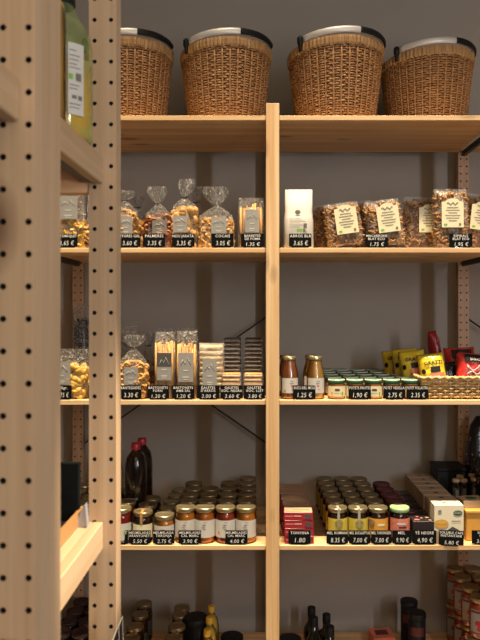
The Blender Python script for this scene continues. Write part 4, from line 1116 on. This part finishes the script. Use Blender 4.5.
t = dup(t, (PX(290, 2.78), 2.78, S5 + .0006), 'low round black tin on bottom shelf right of centre post')
def wine(label, px, ytop, y):
    H = PZ(ytop, y) - S5; t = thing('dark_bottle', label, 'bottle', (PX(px, y), y, S5 + .0006)); R = .034
    bm = BM(); lathe(bm, [(R * .9, 0), (R, .006), (R, max(.04, H - .11)), (R * .9, max(.05, H - .095)), (.016, H - .06), (.0145, H - .02)], 22); obj('bottle', bm, M_wine, t)
    bm = BM(); lathe(bm, [(.0165, H - .035), (.017, H - .033), (.017, H - .003), (.015, H)], 16); obj('cap', bm, M_black, t)
wine('dark bottle on the bottom shelf, furthest back of four', 311.5, 607, 2.84); wine('dark bottle on the bottom shelf, left front of four', 314, 617, 2.72)
wine('dark bottle on the bottom shelf, right rear of four', 326.5, 614, 2.80); wine('dark bottle on the bottom shelf, right front of four', 330, 626, 2.68)
t = thing('orange_carton', 'small orange-red carton lying on the bottom shelf', 'carton', (PX(383, 2.78), 2.74, S5 + .0006), (0, 0, .1))
bm = BM(); box(bm, -.045, .045, 0, .09, 0, .050, 0, .001); obj('carton', bm, M_salmon, t)
bm = BM(); box(bm, -.026, .026, .03, .07, .0502, .0508); obj('top_print', bm, M_redlid, t)
for i, (px, yt, y, R) in enumerate(((409, 600, 2.82, .034), (417, 612, 2.70, .034))):
    H = PZ(yt, y) - S5
    t = thing('black_canister', ('black lidded canister on bottom shelf, rear one', 'black canister with faint red label, front one')[i], 'canister', (PX(px, y), y, S5 + .0006))
    bm = BM(); lathe(bm, [(R * .95, 0), (R, .004), (R, H - .02)], 24); obj('canister_body', bm, M_black, t)
    bm = BM(); lathe(bm, [(R * 1.03, H - .021), (R * 1.05, H - .018), (R * 1.05, H - .003), (R * .97, H)], 24); obj('lid', bm, M_black, t)
    bm = BM(); arc_label(bm, R + .0006, H - .085, H - .05, -150, -50, 0, 8); obj('paper_label', bm, M_redlid, t)
# stacked tomato jars bottom right
tj = None
def tomato(label, x, y, z):
    global tj
    if tj: return dup(tj, (x, y, z), label)
    tj = jar(label, x, y, z, R=.035, H=.150, fillm=M_jam2, lidm=M_gold2, labm=M_dimlab, lz=(.02, .11), name='tomato_jar')
    L = [c for c in tj.children if c.name.startswith('paper_label')][0]
    bm = BM()
    for (a, z_, r_) in ((-112, .060, .012), (-94, .050, .012), (-104, .040, .011), (-80, .058, .008)):
        q = math.radians(a); mm = bmesh.ops.create_uvsphere(bm, u_segments=10, v_segments=6, radius=r_)
        bmesh.ops.transform(bm, matrix=Matrix.Translation((.0345 * math.cos(q), .0345 * math.sin(q), z_)) @ Matrix.Rotation(q, 4, 'Z') @ Matrix.Diagonal((.18, 1, 1, 1)), verts=mm['verts'])
    obj('tomato_picture', bm, M_redcap, L)
    bm = BM(); arc_label(bm, .0358, .098, .106, -160, -20, 0, 12); obj('label_band', bm, M_redlid, L)
    bm = BM(); arc_label(bm, .0358, .022, .026, -160, -20, 0, 12); obj('label_band', bm, M_redlid, L)
    return tj
for r, y in enumerate((2.55, 2.645, 2.74, 2.835)):
    for c_ in range(2):
        for k in range(2):
            x = PX(479, 2.55) + .074 * c_ - .003 * r
            tomato(f'tomato jar with red fruit label, {("lower", "upper")[k]} layer, {ORD[r]} row, {("outer left", "inner right")[c_]} column', x, y, S5 + .0006 + k * .1515)
# dim jars at bottom far left
fl = None
for c_ in range(2):
    for r in range(4):
        x = PX((66, 84)[c_], 2.6); y = 2.55 + .09 * r; lab = f'dark red-lidded jar at lower left beyond upright, {ORD[r]} row, {("left", "right")[c_]} column'
        if fl is None: fl = jar(lab, x, y, S5, R=.035, H=.17, fillm=M_syrup, lidm=M_mlid, labm=M_darklab)
        else: dup(fl, (x, y, S5 + .0006 + 0), lab)

# ------------------------------------------------------------ lights
def area(name, loc, tgt, size, power, col, sy=None):
    L = bpy.data.lights.new(name, 'AREA'); L.energy = power; L.color = col; L.size = size
    if sy: L.shape = 'RECTANGLE'; L.size_y = sy
    o = bpy.data.objects.new(name, L); COL.objects.link(o); o.location = loc
    o.rotation_euler = (Vector(tgt) - Vector(loc)).to_track_quat('-Z', 'Y').to_euler(); return o
def spot(name, loc, tgt, power, col, ang=80, blend=.6, rad=.04):
    L = bpy.data.lights.new(name, 'SPOT'); L.energy = power; L.color = col; L.spot_size = math.radians(ang); L.spot_blend = blend; L.shadow_soft_size = rad
    o = bpy.data.objects.new(name, L); COL.objects.link(o); o.location = loc
    o.rotation_euler = (Vector(tgt) - Vector(loc)).to_track_quat('-Z', 'Y').to_euler(); return o
WARM = (1.0, .80, .56)
st = area('track_light', (.25, 1.88, 4.1), (.25, 2.22, 1.2), 3.4, 43, WARM, .07)
st.data.size = 3.4; st.data.spread = math.radians(34)
area('window_light', (1.52, -.5, 2.0), (0, 2.6, 1.4), .10, 27, (.95, .95, 1.0), 1.3)
area('room_bounce', (.3, -1.2, 3.0), (0, 2.4, 1.4), 2.2, 18, (1.0, .80, .56))
area('foreground_bounce', (.5, -.6, 1.5), (-.3, .9, 1.5), .9, 5, (1.0, .86, .68))
spot('aisle_spot', (1.0, .82, 3.2), (-.275, .93, 1.27), 640, (1.0, .84, .62), 10, .5, .03)
W = bpy.data.worlds.new('World'); SC.world = W; W.use_nodes = True
bg = W.node_tree.nodes['Background']; bg.inputs[0].default_value = (.95, .74, .55, 1); bg.inputs[1].default_value = .09

# ------------------------------------------------------------ camera
cam = bpy.data.cameras.new('camera'); co = bpy.data.objects.new('camera', cam); COL.objects.link(co)
co.location = (0, 0, CZ); co.rotation_euler = (PI / 2, 0, 0)
cam.sensor_width = 36; cam.sensor_fit = 'AUTO'; cam.lens = F / 640 * 36
cam.shift_x = -(CX - 240) / 640; cam.shift_y = -(320 - CY) / 640
cam.dof.use_dof = True; cam.dof.focus_distance = 2.43; cam.dof.aperture_fstop = 9
SC.camera = co
SC.view_settings.view_transform = 'Standard'; SC.view_settings.look = 'None'; SC.view_settings.exposure = 0

# ------------------------------------------------------------ groups of repeats
GN = {'wicker_basket': 'wicker baskets on the top shelf', 'price_card': 'black price cards along the shelf edges', 'snack_bag': 'clear snack bags on the left shelves',
      'pasta_bag': 'pasta bags on the upper right shelf', 'breadstick_bag': 'breadstick bags on the middle shelf', 'biscuit_pack': 'biscuit packs piled by the centre post',
      'honey_jar': 'honey jars on the lower shelf', 'baby_food_jar': 'baby food jars on the middle shelf', 'juice_bottle': 'juice bottles on the middle shelf',
      'crisp_bag': 'crisp bags in the straw tray', 'syrup_bottle': 'red-capped syrup bottles', 'tuna_carton': 'crimson tuna cartons in stacks', 'tea_carton': 'black tea cartons in a row',
      'coffee_carton': 'coffee cartons in a row', 'spice_tube': 'slim tubes behind the bamboo box', 'net_bag': 'dark net sacks at the right', 'black_tin': 'round black tins on the bottom shelf',
      'dark_bottle': 'dark bottles on the bottom shelf', 'black_canister': 'black canisters on the bottom shelf', 'tomato_jar': 'stacked tomato jars at lower right',
      'tent_card': None}
for o in list(SC.objects):
    if o.parent or 'label' not in o: continue
    k = o.name.split('.')[0]; z = o.location.z
    if k == 'jam_jar': g = 'jam jars on the lower shelf' if z > S5 + .2 else 'dim jars on the bottom shelf'
    elif k == 'oil_bottle': g = 'yellow-capped oil bottles on the bottom shelf' if z < 1 else 'oil bottles on the nearest unit'
    else: g = GN.get(k)
    if g: o['group'] = g
